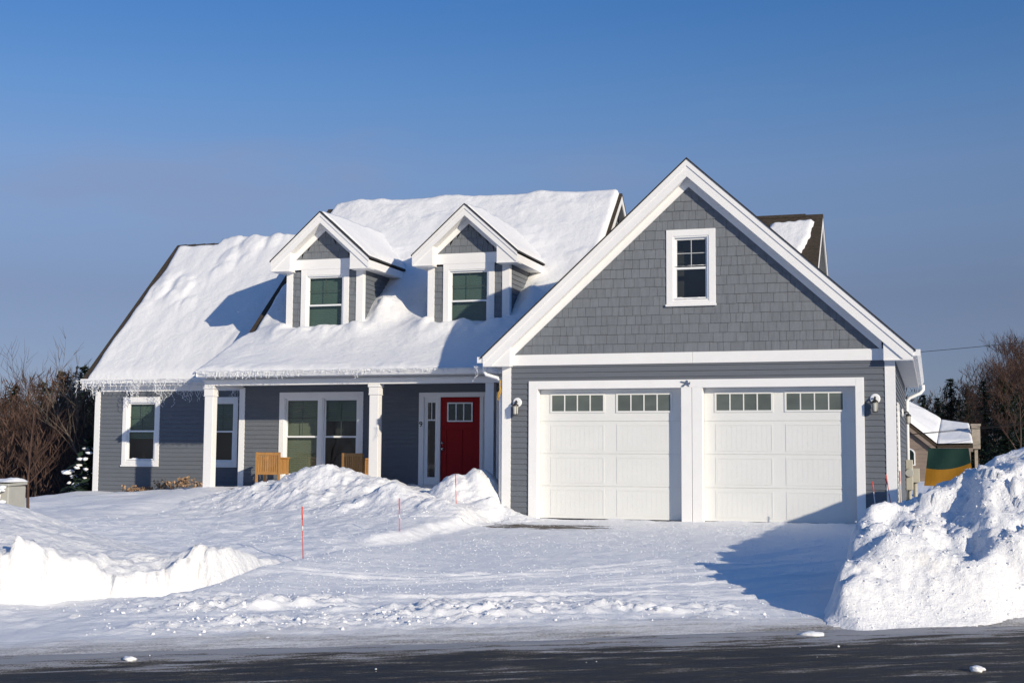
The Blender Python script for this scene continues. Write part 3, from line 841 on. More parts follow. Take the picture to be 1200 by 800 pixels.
# --- garage -----------------------------------------------------------------
GX0, GX1, GYB = 0.0, 7.225, 9.5
GC = 3.605
gop = [(0.689, 3.446), (3.84, 6.561)]          # door openings
ZT = 2.44
mb = MB()
siding(mb, cst(GX0 + .05), cst(GX1 - .05), 0.0, 2.89, front(0), [(.56, 6.70, -.1, 2.56)])
siding(mb, cst(.02), cst(GYB), 0.0, 3.05, rightw(GX1), [(1.35, 2.25, .0, 2.15)])
siding(mb, cst(.02), cst(3.58), 0.0, 3.05, leftw(GX0))
siding(mb, cst(GX0), cst(GX1), 0.0, 3.0, backw(GYB))
siding(mb, lambda z: GC - (6.55 - z) / .91, lambda z: GC + (6.55 - z) / .91, 3.0, 6.55, backw(GYB))
hb(mb, 'garage_wall', M_SIDING)
# gable shingles
def roofz_g(x): return 6.70 - .912 * abs(x - GC)
mb = MB()
gl = lambda z: GC - (6.30 - z) / .912
gr = lambda z: GC + (6.30 - z) / .912
shingles(mb, gl, gr, 3.10, 6.30, front(0), holes=[(3.27, 4.01, 4.05, 5.30)])
hb(mb, 'gable_shingles', M_SHINGLE)
mb = MB()
mb.quad((GX0 + .02, .45, 2.85), (GX1 - .02, .45, 2.85), (GX1 - .02, .45, 3.12), (GC, .45, 6.42), (GX0 + .02, .45, 3.12))
hb(mb, 'gable_sheathing', M_SIDING)
# trim
mb = MB(); mb.box(.02, 3.66, -.034, .002, 2.892, 3.098); mb.box(3.664, GX1 - .02, -.034, .002, 2.892, 3.098)
hb(mb, 'frieze_board', M_TRIM, bevel=.004)
for (a, b, c, d) in ((-.022, .155, -.026, .0), (GX1 - .155, GX1 + .022, -.026, .0)):
    mb = MB(); mb.box(a, b, c, d, -.05, 2.889)
    if a < 0: mb.box(-.022, -.002, .001, .12, -.05, 2.889)
    else: mb.box(GX1 + .002, GX1 + .022, .001, .12, -.05, 2.889)
    hb(mb, 'corner_board', M_TRIM, bevel=.003)
# rake frieze boards lying on the wall
for s in (-1, 1):
    def X(dx): return GC + s * dx
    mb = MB()
    e = 3.42; zt = 6.359; zb = 6.185
    mb.prism([(X(0), -.03, zb), (X(e), -.03, zb - .912 * e), (X(e), -.03, zt - .912 * e), (X(0), -.03, zt)],
             [(X(0), .003, zb), (X(e), .003, zb - .912 * e), (X(e), .003, zt - .912 * e), (X(0), .003, zt)])
    hb(mb, 'rake_frieze', M_TRIM)
# roof
OV = .21
groof = MB()
for s in (-1, 1):
    e = 4.0
    p = [(GC, 6.70), (GC + s * e, 6.70 - .912 * e), (GC + s * e, 6.668 - .912 * e), (GC, 6.668)]
    groof.extrude_y(p, -OV - .035, GYB + .2)
groof_o = hb(groof, 'garage_roof', M_EDGE)
for s in (-1, 1):
    def X(dx): return GC + s * dx
    e = 3.96
    # rake fascia in two steps: crown strip and board
    mb = MB()
    def rake(y0, y1, top, bot, e0=0.0, e1=e):
        a = [(X(e0), y0, top - .912 * e0), (X(e1), y0, top - .912 * e1), (X(e1), y0, bot - .912 * e1), (X(e0), y0, bot - .912 * e0)]
        mb.prism(a, [(p[0], y1, p[2]) for p in a])
    rake(-OV - .022, -OV + .0, 6.667, 6.545)
    zc = 2.889; ec = (6.345 - zc) / .912
    bp_ = [(0, 6.544), (3.955, 6.544 - .912 * 3.955), (3.955, zc), (ec, zc), (0, 6.345)]
    mb.prism([(X(a), -OV - .006, b) for a, b in bp_], [(X(a), -OV + .02, b) for a, b in bp_])
    hb(mb, 'rake_board', M_TRIM, groof_o)
    mb = MB(); rake(-OV + .021, -.002, 6.385, 6.360, 0, 3.7)
    hb(mb, 'soffit', M_SOFFIT, groof_o)
    # boxed eave return
    mb = MB()
    x0 = X(GC - .185 if s < 0 else 7.06 - GC)
    ax = abs(x0 - GC)
    prof = [(x0, 2.889), (X(3.95), 2.889), (X(3.95), 2.92), (x0, 6.40 - .912 * ax)]
    mb.extrude_y(prof, -OV + .021, -.0345)
    mb.box(min(x0, X(3.955)), max(x0, X(3.955)), -OV - .004, -.0, 2.872, 2.888)
    mb2 = MB()
    hb(mb, 'eave_return', M_TRIM, groof_o, bevel=.003)
    # eave soffit and fascia along the side
    mb = MB()
    xa, xb = sorted((X(3.62 + .022), X(3.93)))
    mb.box(xa, xb, .001, GYB, 2.900, 2.915)
    hb(mb, 'soffit', M_SOFFIT, groof_o)
    mb = MB()
    xa, xb = sorted((X(3.931), X(3.955)))
    mb.box(xa, xb, -OV, GYB + .1, 2.89, 3.06)
    hb(mb, 'fascia', M_TRIM, groof_o)

def gutter_prof(w=.12, h=.115):
    return [(0, 0), (-w * .55, 0), (-w * .8, h * .45), (-w, h * .75), (-w, h), (-w + .012, h), (-w + .012, h * .78), (-w * .7, h * .45), (-w * .5, .01), (-.008, .01), (-.008, h), (0, h)]
def gutter_x(x0, x1, y, z, name='gutter'):
    mb = MB(); mb.extrude_x([(y + a, z + b) for a, b in gutter_prof()], x0, x1)
    mb.box(x0 - .004, x0 + .0, y - .118, y - .002, z, z + .112); mb.box(x1, x1 + .004, y - .118, y - .002, z, z + .112)
    return hb(mb, name, M_TRIM2)
def gutter_y(y0, y1, x, z, s):
    mb = MB(); mb.extrude_y([(x - s * a, z + b) for a, b in gutter_prof()], y0, y1)
    mb.box(min(x, x + s * .118), max(x, x + s * .118), y0 - .004, y0, z, z + .112)
    return hb(mb, 'gutter', M_TRIM2)
gutter_y(-OV, GYB, GC + 3.957, 2.945, 1)
gutter_y(-OV, 1.62, GC - 3.957, 2.945, -1)
# downspouts
mb = MB()
mb.tube([(7.66, 9.30, 2.95), (7.66, 9.30, 2.84), (7.60, 9.28, 2.76), (7.34, 9.25, 2.64), (7.28, 9.25, 2.56), (7.28, 9.25, .2)], .042, 8)
hb(mb, 'downspout', M_TRIM2, smooth=True)
mb = MB()
mb.tube([(-.40, .0, 2.96), (-.40, .0, 2.80), (-.36, .02, 2.73), (-.14, .06, 2.665), (-.075, .07, 2.60), (-.07, .07, .1)], .036, 8)
hb(mb, 'downspout', M_TRIM2, smooth=True)

# garage door trim
mb = MB()
y0, y1 = -.042, .0
for a, b in ((.515, gop[0][0]), (gop[1][1], 6.712)):
    mb.box(a, b, y0, y1, -.03, 2.592)
mb.box(gop[0][0], gop[1][1], y0 + .001, y1, ZT, 2.592)
mb.box(gop[0][1], 3.640, y0 + .002, y1, -.03, ZT); mb.box(3.648, gop[1][0], y0 + .002, y1, -.03, ZT)
hb(mb, 'door_trim', M_TRIM, bevel=.005)
mb = MB()
for a, b in gop:
    mb.box(a - .03, a, .0005, .19, -.03, ZT + .03); mb.box(b, b + .03, .0005, .19, -.03, ZT + .03)
    mb.box(a, b, .0005, .19, ZT, ZT + .03)
hb(mb, 'door_jamb', M_TRIM)

def garage_door(a, b):
    yd = .165
    d = MB()
    w = b - a; cx = (a + b) / 2
    sec = ZT / 4
    cols = [(a + .235, a + 1.235), (b - 1.235 + .0, b - .235)]
    if w < 2.75: cols = [(a + .228, a + 1.222), (b - 1.222, b - .228)]
    for k in range(4):
        z0, z1 = k * sec + .006, (k + 1) * sec - .006
        d.box(a + .004, b - .004, yd, yd + .04, z0, z1)
        d.box(a + .004, b - .004, yd + .012, yd + .03, z1 - .001, z1 + .013)
        if k < 3:
            for c0, c1 in cols:
                p0, p1 = z0 + .075, z1 - .075
                # raised moulding ring
                for r in ((c0, c1, p0 - .022, p0), (c0, c1, p1, p1 + .022)): d.box(r[0], r[1], yd - .006, yd - .0005, r[2], r[3])
                for r in ((c0 - .022, c0), (c1, c1 + .022)): d.box(r[0], r[1], yd - .0057, yd - .0005, p0 - .022, p1 + .022)
                nb = 11; bw = (c1 - c0) / nb
                for q in range(nb):
                    d.box(c0 + q * bw + .003, c0 + (q + 1) * bw - .003, yd - .0016, yd - .0004, p0 + .012, p1 - .012)
    o = hb(d, 'garage_door', M_GDOOR)
    # glazed lights in the top section
    for c0, c1 in cols:
        f, p = MB(), MB()
        z0, z1 = 2.025, 2.325
        ft = .035
        f.box(c0 - ft, c1 + ft, yd - .014, yd - .0006, z1, z1 + ft); f.box(c0 - ft, c1 + ft, yd - .014, yd - .0006, z0 - ft, z0)
        f.box(c0 - ft, c0, yd - .0142, yd - .0006, z0, z1); f.box(c1, c1 + ft, yd - .0142, yd - .0006, z0, z1)
        for q in range(1, 4):
            xx = c0 + (c1 - c0) * q / 4
            f.box(xx - .011, xx + .011, yd - .0125, yd - .0036, z0, z1)
        p.box(c0, c1, yd - .0035, yd - .0008, z0, z1)
        hb(f, 'door_window', M_GDOOR, o); hb(p, 'pane', G_GREY, o)
    s = MB(); s.box(a + .004, b - .004, yd + .003, yd + .03, -.03, .005)
    hb(s, 'weather_seal', M_DARK, o)
    return o
garage_door(*gop[0]); garage_door(*gop[1])
# side door in the right garage wall
mb = MB()
X0 = GX1
mb.box(X0, X0 + .035, 1.28, 1.40, .0, 2.2); mb.box(X0, X0 + .035, 2.2, 2.32, .0, 2.2); mb.box(X0, X0 + .034, 1.40, 2.2, 2.08, 2.2)
sd = hb(mb, 'side_door', M_TRIM)
mb = MB(); mb.box(X0 - .03, X0 + .005, 1.40, 2.2, .0, 2.08); hb(mb, 'door_leaf', M_TRIM2, sd)
# gable window
window(3.18, 4.098, 3.965, 5.385, 0.0, (M_SHADE, 0), cw=.125, muntin=M_MUNTIN_W, label='dark gable window rimed with ice above the garage doors', bottom=.085)

# --- main block, porch and wing -----------------------------------------------
YW, YP, YG = 3.6, 2.2, 4.7            # main wall, porch columns, wing wall
XL, XW = -7.60, -12.34
PF = .42
mb = MB()
siding(mb, cst(XL + .03), cst(-.02), PF, 2.78, front(YW), [(-6.53, -4.59, .62, 2.53), (-3.05, -1.27, .3, 2.50)])
mb.quad((XL + .01, YW + .012, 2.77), (-.0, YW + .012, 2.77), (-.0, YW + .012, 3.5), (XL + .01, YW + .012, 3.5))
mz = lambda y: 4.05 + .88 * (y - 4.15)
siding(mb, lambda z: max(YW, 4.15 + (z - 4.0) / .88), lambda z: min(13.0, 12.9 - (z - 4.0) / .88), .0, 7.7, leftw(XL))
siding(mb, lambda z: 4.15 + (z - 4.0) / .88, lambda z: 12.9 - (z - 4.0) / .88, 4.2, 7.7, rightw(.18))
hb(mb, 'main_wall', M_SIDING)
mb = MB()
siding(mb, cst(XW + .03), cst(XL), .0, 2.86, front(YG), [(-11.45, -10.57, .97, 2.52), (-9.12, -8.38, .97, 2.50)])
wr_ = lambda y: 2.98 + .952 * (y - 4.42)
siding(mb, lambda z: max(YG, 4.62 + (z - 2.98) / .952), lambda z: min(12.8, 12.9 - (z - 2.98) / .952), -.6, 6.9, leftw(XW))
hb(mb, 'wing_wall', M_SIDING)
# corner boards
for (x0, x1, Y, z0, z1) in ((XL - .06, XL + .085, YW, PF, 2.74), (XW - .02, XW + .135, YG, -.1, 2.88)):
    mb = MB(); mb.box(x0, x1, Y - .028, Y + .0, z0, z1); mb.box(x0 - .002 + .002, x0 + .02, Y + .001, Y + .12, z0, z1)
    hb(mb, 'corner_board', M_TRIM, bevel=.003)
# windows
window(-6.617, -4.50, .56, 2.62, YW, [(M_SHADE2, 1.0), (M_SHADE, .30)], n=2, cw=.125, label='double porch window')
window(-11.54, -10.48, .885, 2.60, YG, (M_SHADE, .62), cw=.115)
window(-9.20, -8.30, .885, 2.58, YG, (M_SHADE, .5), cw=.10)
# porch
mb = MB(); mb.box(XL, -.05, 1.95, YW, .26, PF)
for k in range(1, 11): mb.box(XL, -.05, YW - k * .15, YW - k * .15 + .135, PF + .001, PF + .012)
hb(mb, 'porch_floor', M_FLOOR)
mb = MB(); mb.box(XL - .1, -.03, 1.98, YW, 2.80, 2.83); hb(mb, 'porch_ceiling', M_SOFFIT)
mb = MB()
mb.box(XL - .13, -.03, 2.08, 2.28, 2.705, 2.93)
mb.box(XL - .13, XL + .05, 2.281, YW - .03, 2.705, 2.929)
hb(mb, 'porch_beam', M_TRIM, bevel=.005)
for k, x in enumerate((-7.615, -3.605, -.985)):
    c = MB(); hw = .105 if k < 2 else .095
    if k < 2: c.box(x - hw, x + hw, YP - .10, YP + .10, PF + .012, 2.49)
    else: c.box(x - hw, x + hw, YP - .09, YP + .09, PF + .012, 2.704)
    o = hb(c, 'porch_column', M_TRIM, bevel=.008)
    if k < 2:
        c2 = MB()
        c2.box(x - hw - .012, x + hw + .012, YP - .112, YP + .112, 2.491, 2.635); c2.box(x - hw - .03, x + hw + .03, YP - .13, YP + .13, 2.636, 2.703)
        c2.box(x - hw - .02, x + hw + .02, YP - .12, YP + .12, 2.47, 2.4905)
        hb(c2, 'capital', M_TRIM, o, bevel=.006)

# front door
Y = YW
mb = MB()
mb.box(-3.14, -3.02, Y - .034, Y + .02, PF, 2.585); mb.box(-1.285, -1.17, Y - .034, Y + .02, PF, 2.585); mb.box(-3.02, -1.285, Y - .033, Y + .02, 2.48, 2.585)
mb.box(-2.70, -2.63, Y - .02, Y + .06, PF, 2.48); mb.box(-1.70, -1.62, Y - .02, Y + .06, PF, 2.48)
hb(mb, 'door_frame', M_TRIM, bevel=.004)
for a, b in ((-3.02, -2.70), (-1.62, -1.285)):
    mb = MB(); cx0, cx1 = a + .085, b - .055
    mb.box(a, cx0, Y + .0, Y + .04, PF, 2.48); mb.box(cx1, b, Y + .0, Y + .04, PF, 2.48)
    mb.box(cx0, cx1, Y + .001, Y + .04, 2.36, 2.48); mb.box(cx0, cx1, Y + .001, Y + .04, PF, .70); mb.box(cx0, cx1, Y + .0012, Y + .04, 1.955, 1.985)
    mb.box((cx0 + cx1) / 2 - .008, (cx0 + cx1) / 2 + .008, Y + .002, Y + .04, 1.985, 2.36)
    sl = hb(mb, 'sidelight', M_TRIM2)
    g = MB(); g.box(cx0, cx1, Y + .025, Y + .03, .70, 2.36); hb(g, 'pane', G_DARK, sl)
d = MB()
dx0, dx1 = -2.63, -1.70
yd = Y + .012
d.box(dx0 + .004, dx1 - .004, yd + .012, yd + .05, PF + .01, 2.47)
for r in ((dx0 + .004, dx0 + .14, PF + .01, 2.47), (dx1 - .14, dx1 - .004, PF + .01, 2.47), (dx0 + .14, dx1 - .14, 2.37, 2.47), (dx0 + .14, dx1 - .14, 1.76, 1.92), (dx0 + .14, dx1 - .14, PF + .01, .62),
          ((dx0 + dx1) / 2 - .05, (dx0 + dx1) / 2 + .05, .62, 1.76)):
    d.box(r[0], r[1], yd, yd + .0118, r[2], r[3])
do = hb(d, 'front_door', M_RED, bevel=.003); do['label'] = 'red front door with three small panes'
wf, wp = MB(), MB()
a, b, z0, z1 = -2.475, -1.875, 1.93, 2.36
wf.box(a, a + .03, yd - .012, yd + .011, z0, z1); wf.box(b - .03, b, yd - .012, yd + .011, z0, z1)
wf.box(a + .03, b - .03, yd - .0118, yd + .011, z1 - .03, z1); wf.box(a + .03, b - .03, yd - .0118, yd + .011, z0, z0 + .03)
for q in (1, 2):
    xx = a + .03 + (b - a - .06) * q / 3; wf.box(xx - .012, xx + .012, yd - .0115, yd + .0105, z0 + .03, z1 - .03)
wp.box(a + .03, b - .03, yd + .004, yd + .009, z0 + .03, z1 - .03)
hb(wf, 'door_window', M_TRIM2, do); hb(wp, 'pane', G_TEAL, do)
for z, r in ((1.455, .028), (1.325, .034)):
    k = MB(); k.lathe((-2.575, yd - .001, z), [(r, 0), (r, .008), (.012, .012), (.012, .035), (r * .8, .042), (r * .85, .06), (r * .4, .068)], 14, 'y')
    hb(k, 'door_knob' if r > .03 else 'deadbolt', M_METAL, do, smooth=True)
# the house number
cu = bpy.data.curves.new('house_number', 'FONT'); cu.body = '9'; cu.size = .17; cu.extrude = .006; cu.align_x = 'CENTER'
to = bpy.data.objects.new('house_number_curve', cu); COL.objects.link(to)
bpy.context.view_layer.update()
me = bpy.data.meshes.new_from_object(to); COL.objects.unlink(to); bpy.data.objects.remove(to)
me.materials.append(M_DARK)
no = link(bpy.data.objects.new('house_number', me)); no.parent = house
no.location = Vector((-3.085, YW - .042, 1.82)) - Vector(HC); no.rotation_euler = (math.pi / 2, 0, 0)

# roofs
def profile_roof(name, prof, x0, x1, th=.06, mat=M_ROOF, parent=None):
    mb = MB()
    low = [(y, z - th) for y, z in prof]
    mb.extrude_x(list(prof) + low[::-1], x0, x1)
    return hb(mb, name, mat, parent)
MR0, MR1 = -7.80, .42
mroof = profile_roof('main_roof', [(4.15, 4.05), (8.5, 7.88), (13.2, 3.74)], MR0, MR1)
profile_roof('porch_roof', [(1.80, 3.00), (4.149, 4.049)], MR0, -.06)
mb = MB()
mb.box(-7.72, -.10, 1.83, 1.855, 2.87, 2.985)
mb.box(-7.72, -.10, 1.856, 2.08, 2.931, 2.945)
# porch rake end trim
mb.prism([(MR0 + .03, 1.84, 2.87), (MR0 + .03, 4.1, 3.93), (MR0 + .03, 4.1, 3.98), (MR0 + .03, 1.84, 2.95)], [(MR0 + .055, 1.84, 2.87), (MR0 + .055, 4.1, 3.93), (MR0 + .055, 4.1, 3.98), (MR0 + .055, 1.84, 2.95)])
hb(mb, 'eave_trim', M_TRIM)
# right and left rake boards of the main roof
for xa in (MR1 - .03, MR0 + .004):
    mb = MB()
    pts = [(4.15, 3.985), (8.5, 7.815), (13.2, 3.675), (13.2, 3.48), (8.5, 7.62), (4.15, 3.79)]
    mb.extrude_x(pts, xa, xa + .026)
    hb(mb, 'rake_board', M_TRIM, mroof)
    xi = .18 if xa > 0 else XL
    m2 = MB()
    lo, hi = sorted((xi, xa + .002))
    m2.extrude_x([(4.15, 3.94), (8.5, 7.77), (13.2, 3.63), (13.2, 3.61), (8.5, 7.75), (4.15, 3.92)], lo + .022, hi)
    hb(m2, 'soffit', M_SOFFIT, mroof)
wroof = profile_roof('wing_roof', [(4.42, 3.02), (8.72, 7.11), (13.0, 3.04)], -12.62, -7.64)
mb = MB(); mb.box(-12.55, XL - .21, 4.47, 4.495, 2.87, 3.0); mb.box(-12.55, XL - .21, 4.496, 4.69, 2.872, 2.885)
mb.box(-12.30, XL - .01, 4.672, 4.699, 2.74, 2.871)
hb(mb, 'eave_trim', M_TRIM)
mb = MB(); mb.extrude_x([(4.45, 2.955), (8.72, 7.045), (13, 2.975), (13, 2.78), (8.72, 6.85), (4.45, 2.77)], -12.60, -12.575); hb(mb, 'rake_board', M_TRIM, wroof)
# ridge cap pieces of bare shingle at the wing's ridge
mb = MB()
for k in range(5):
    x = -12.60 + k * .30
    mb.prism([(x, 8.58, 6.99), (x, 8.72, 7.125), (x, 8.86, 6.99)], [(x + .29, 8.58, 6.985), (x + .29, 8.72, 7.14), (x + .29, 8.86, 6.985)])
hb(mb, 'ridge_cap', M_ROOF, wroof)
gutter_x(-7.72, -.42, 1.828, 2.885)
gutter_x(-12.58, XL - .22, 4.468, 2.935)
# rear section behind the garage ridge
rroof = profile_roof('rear_roof', [(4.6, 3.80), (8.5, 7.10), (12.4, 3.80)], .45, 5.42)
mb = MB(); mb.extrude_x([(4.6, 3.735), (8.5, 7.035), (12.4, 3.735), (12.4, 3.50), (8.5, 6.80), (4.6, 3.50)], 5.39, 5.416); hb(mb, 'rake_board', M_TRIM, rroof)
mb = MB(); mb.extrude_x([(8.40, 7.03), (8.5, 7.125), (8.6, 7.03)], .45, 5.0); hb(mb, 'ridge_cap', M_ROOF, rroof)
mb = MB(); siding(mb, lambda z: 4.75 + (z - 3.8) / .846, lambda z: 12.25 - (z - 3.8) / .846, 3.9, 6.95, rightw(5.14))
siding(mb, cst(.2), cst(5.14), 3.0, 3.9, backw(12.1)); hb(mb, 'rear_wall', M_SIDING)
mb = MB(); mb.extrude_x([(4.6, 3.70), (8.5, 7.0), (12.4, 3.70), (12.4, 3.68), (8.5, 6.98), (4.6, 3.68)], 5.165, 5.389); hb(mb, 'soffit', M_SOFFIT, rroof)
siding_back = MB(); siding(siding_back, cst(XW), cst(.2), -.6, 3.7, backw(12.8)); hb(siding_back, 'rear_wall', M_SIDING)

# dormers
def dormer(cx, lab):
    bx0, bx1 = cx - .965, cx + .965
    Yd = 4.0; ez = 5.50; ap = 6.86; sl = .89
    mb = MB()
    shingles(mb, cst(bx0 + .02), cst(bx1 - .02), 3.86, ez - .01, front(Yd), course=.15, holes=[(cx - .55, cx + .57, 3.6, 5.4)], rnd=random.Random(int(cx * 10)))
    shingles(mb, lambda z: cx - (6.44 - z) / sl, lambda z: cx + (6.44 - z) / sl, 5.775, 6.44, front(Yd), course=.17, rnd=random.Random(int(cx * 7)))
    mb.quad((bx0, Yd + .45, 3.8), (bx1, Yd + .45, 3.8), (bx1, Yd + .45, 5.75), (cx, Yd + .45, 6.60), (bx0, Yd + .45, 5.75))
    o = hb(mb, 'dormer', M_SHINGLE); o['label'] = lab
    mb = MB()
    ym = lambda z: 4.15 + (z - 3.98) / .88
    siding(mb, cst(Yd + .02), lambda z: max(Yd + .02, ym(z)), 3.86, ez, rightw(bx1), course=.11)
    hb(mb, 'side_wall', M_SIDING, o)
    mb = MB(); siding(mb, cst(Yd + .02), lambda z: max(Yd + .02, ym(z)), 3.86, ez, leftw(bx0), course=.11)
    hb(mb, 'side_wall', M_SIDING, o)
    for (a, b, s) in ((bx0 - .02, bx0 + .145, -1), (bx1 - .155, bx1 + .022, 1)):
        mb = MB(); mb.box(a, b, Yd - .03, Yd, 3.84, ez)
        if s > 0: mb.box(bx1 + .003, bx1 + .022, Yd + .001, Yd + .12, 3.84, ez)
        else: mb.box(bx0 - .02, bx0 - .003, Yd + .001, Yd + .12, 3.84, ez)
        hb(mb, 'corner_board', M_TRIM, o, bevel=.003)
    mb = MB(); mb.box(bx0 + .146 - .0, bx1 - .156, Yd - .036, Yd, 5.53, 5.77)
    mb.box(bx0 + .02, bx0 + .145, Yd - .034, Yd, 5.501, 5.77); mb.box(bx1 - .155, bx1 - .02, Yd - .034, Yd, 5.501, 5.77)
    hb(mb, 'frieze_board', M_TRIM, o)
    rf = MB()
    e = 1.275; Yb = 7.4; yf = Yd - .33
    for s in (-1, 1):
        X = lambda dx: cx + s * dx
        p = [(X(0), ap), (X(e), ap - sl * e), (X(e), ap - sl * e - .028), (X(0), ap - .028)]
        rf.extrude_y(p, yf - .03, Yb)
    hb(rf, 'dormer_roof', M_EDGE, o)
    for s in (-1, 1):
        X = lambda dx: cx + s * dx
        mb = MB()
        def rk(y0, y1, top, bot, e0, e1):
            a = [(X(e0), y0, top - sl * e0), (X(e1), y0, top - sl * e1), (X(e1), y0, bot - sl * e1), (X(e0), y0, bot - sl * e0)]
            mb.prism(a, [(p[0], y1, p[2]) for p in a])
        rk(yf - .016, yf, ap - .029, ap - .115, 0, 1.255)
        bp_ = [(0, ap - .1155), (1.25, ap - .1155 - sl * 1.25), (1.25, 5.487), (1.232, 5.487), (0, ap - .275)]
        mb.prism([(X(a), yf, b) for a, b in bp_], [(X(a), yf + .022, b) for a, b in bp_])
        # boxed return below the rake
        pr = [(X(.765), 5.487), (X(1.245), 5.487), (X(1.245), 5.55), (X(.765), ap - .235 - sl * .765)]
        mb.extrude_y(pr, yf + .0225, Yd - .037)
        mb.box(min(X(.765), X(1.25)), max(X(.765), X(1.25)), yf - .003, Yd - .001, 5.470, 5.486)
        hb(mb, 'rake_board', M_TRIM, o, bevel=.003)
        m2 = MB(); mb = m2; rk(yf + .023, Yd - .001, ap - .245, ap - .262, 0, .80); hb(m2, 'soffit', M_SOFFIT, o)
        m3 = MB(); mb = m3; rk(Yd - .032, Yd + .001, ap - .263, ap - .415, 0, .78); hb(m3, 'rake_frieze', M_TRIM, o)
        # eave running back
        m4 = MB()
        xa, xb = sorted((X(.985), X(1.235)))
        m4.box(xa, xb, Yd - .036, 6.3, 5.487, 5.50)
        xa, xb = sorted((X(1.2351), X(1.258)))
        m4.box(xa, xb, yf + .001, 6.35, 5.49, 5.665)
        hb(m4, 'eave_trim', M_TRIM, o)
    return o
DX = (-5.715, -2.135)
dormer(DX[0], 'left gabled dormer with green paned window')
dormer(DX[1], 'right gabled dormer with green paned window')
for cx in DX:
    window(cx - .605, cx + .625, 3.90, 5.528, 4.0 - .004, (M_SHADE, 1.0), cw=.135, bottom=.06)

# ------------------------------------------------------------------ snow on the roofs
def roof_patch(x0, x1, y0, y1, step, base, thick, name, label, mat=M_ROOFSNOW, rot=False, taper=.12, edges=None):
    xs = np.arange(x0, x1 + step * .5, step); ys = np.arange(y0, y1 + step * .5, step)
    X, Y = np.meshgrid(xs, ys)
    T = thick(X, Y)
    keep = T > .004
    Z = base(X, Y) + np.where(keep, T, -.03)
    o = grid_mesh(name, X, Y, Z, mat, keep)
    return tag(o, label, 'roof snow')

def edge_t(x, y, x0, x1, y0, y1, w=.14):
    """1 inside, falling with a rounded shoulder to 0 at the edges"""
    d = np.minimum(np.minimum(x - x0, x1 - x), np.minimum(y - y0, y1 - y))
    t = np.clip(d / w, 0, 1)
    return np.sqrt(np.maximum(0, 1 - (1 - t) ** 2))

def main_base(X, Y):
    return np.where(Y < 4.15, 3.0 + (Y - 1.80) * .4467, np.where(Y < 8.5, 4.05 + (Y - 4.15) * .8805, 7.88 - (Y - 8.5) * .8805))
def main_thick(X, Y):
    e = edge_t(X, Y, -7.62 + .07 * fbm(Y * 1.5, Y * 0, 3, 201) + np.where(Y < 3.95, -.17, 0), .33, 1.76, 9.4)
    e = np.where((Y < 4.1) & (X > -.1), 0, e)
    t = 0.145 + .05 * fbm(X * .55, Y * .55, 3, 202) + .035 * fbm(X * .5 + Y * .25, Y * 1.6, 3, 203)
    t = t + .022 * fbm(X * 2.2, Y * 2.2, 4, 207)
    t = t * (0.42 + .58 * sstep(2.2, 4.2, Y))
    # wind scoured ripples high on the roof
    t = t + .14 * np.maximum(0, fbm(X * .8 - Y * .55, Y * 1.3 + X * .45, 5, 204)) * sstep(4.6, 5.8, Y) + .03 * np.abs(fbm(X * 1.5 - Y * .8, Y * 2.4 + X * .6, 4, 209))
    for cx in DX:
        inb = np.abs(X - cx)
        # heap at the sill
        t = t + .20 * np.exp(-((Y - 3.72) / .30) ** 2) * sstep(1.4, .95, inb) * (0.75 + 1.0 * fbm(X * 2.2, Y * 2, 3, 205 + int(cx)))
        # drift along the right cheek
        t = t + .36 * np.exp(-np.abs((X - cx - 1.30) / .42) ** 1.5 - ((Y - 4.45) / .62) ** 2) * (1 + .5 * fbm(X * 2.5, Y * 2.5, 3, 208))
        # hollow beyond the drift
        t = t - .07 * np.exp(-((X - cx - 1.7) / .4) ** 2 - ((Y - 5.4) / .7) ** 2)
        # left cheek
        t = t + .12 * np.exp(-((X - cx + 1.25) / .3) ** 2 - ((Y - 4.1) / .4) ** 2)
    # bare slit beside the left dormer
    t = t - .5 * np.exp(-((X + 7.42 - .12 * (Y - 4)) / .16) ** 2) * sstep(4.15, 4.45, Y) * sstep(6.3, 5.8, Y) * 0
    t = np.where(Y < 2.0, t + .03 * fbm(X * 4, Y * 4, 3, 206), t)
    return np.maximum(t, .012) * e
roof_patch(-7.95, .40, 1.74, 9.45, .05, main_base, main_thick, 'roof_snow', 'thick snow drifted over the main roof and porch, around both dormers')

def wing_base(X, Y): return np.where(Y < 8.72, 3.02 + (Y - 4.42) * .9512, 7.11 - (Y - 8.72) * .9512)
def wing_thick(X, Y):
    e = edge_t(X, Y, -12.44 + .10 * fbm(Y * 1.3, Y * 0, 3, 211) + .0 * Y, -7.50, 4.40, np.where(X < -11.15 + .3 * fbm(X * 3, X * 0, 2, 218), 8.62, 9.3), .16)
    lum = .11 * np.clip((.58 - worley(X * 2.1, Y * 1.6, 212)) * 3.2, 0, 1) ** .8 + .03 * np.clip((.55 - worley(X * 4.2, Y * 3.2, 213)) * 3, 0, 1)
    mask = sstep(-.12, .2, fbm(X * .6, Y * .6, 2, 214)) * .8 + .2
    t = .14 + .06 * fbm(X * .7, Y * .7, 3, 215) + lum * mask * .8
    return np.maximum(t, .02) * e
roof_patch(-12.6, -7.45, 4.36, 9.35, .05, wing_base, wing_thick, 'roof_snow', 'lumpy snow blanket on the low left wing roof, blue dormer shadow across it')

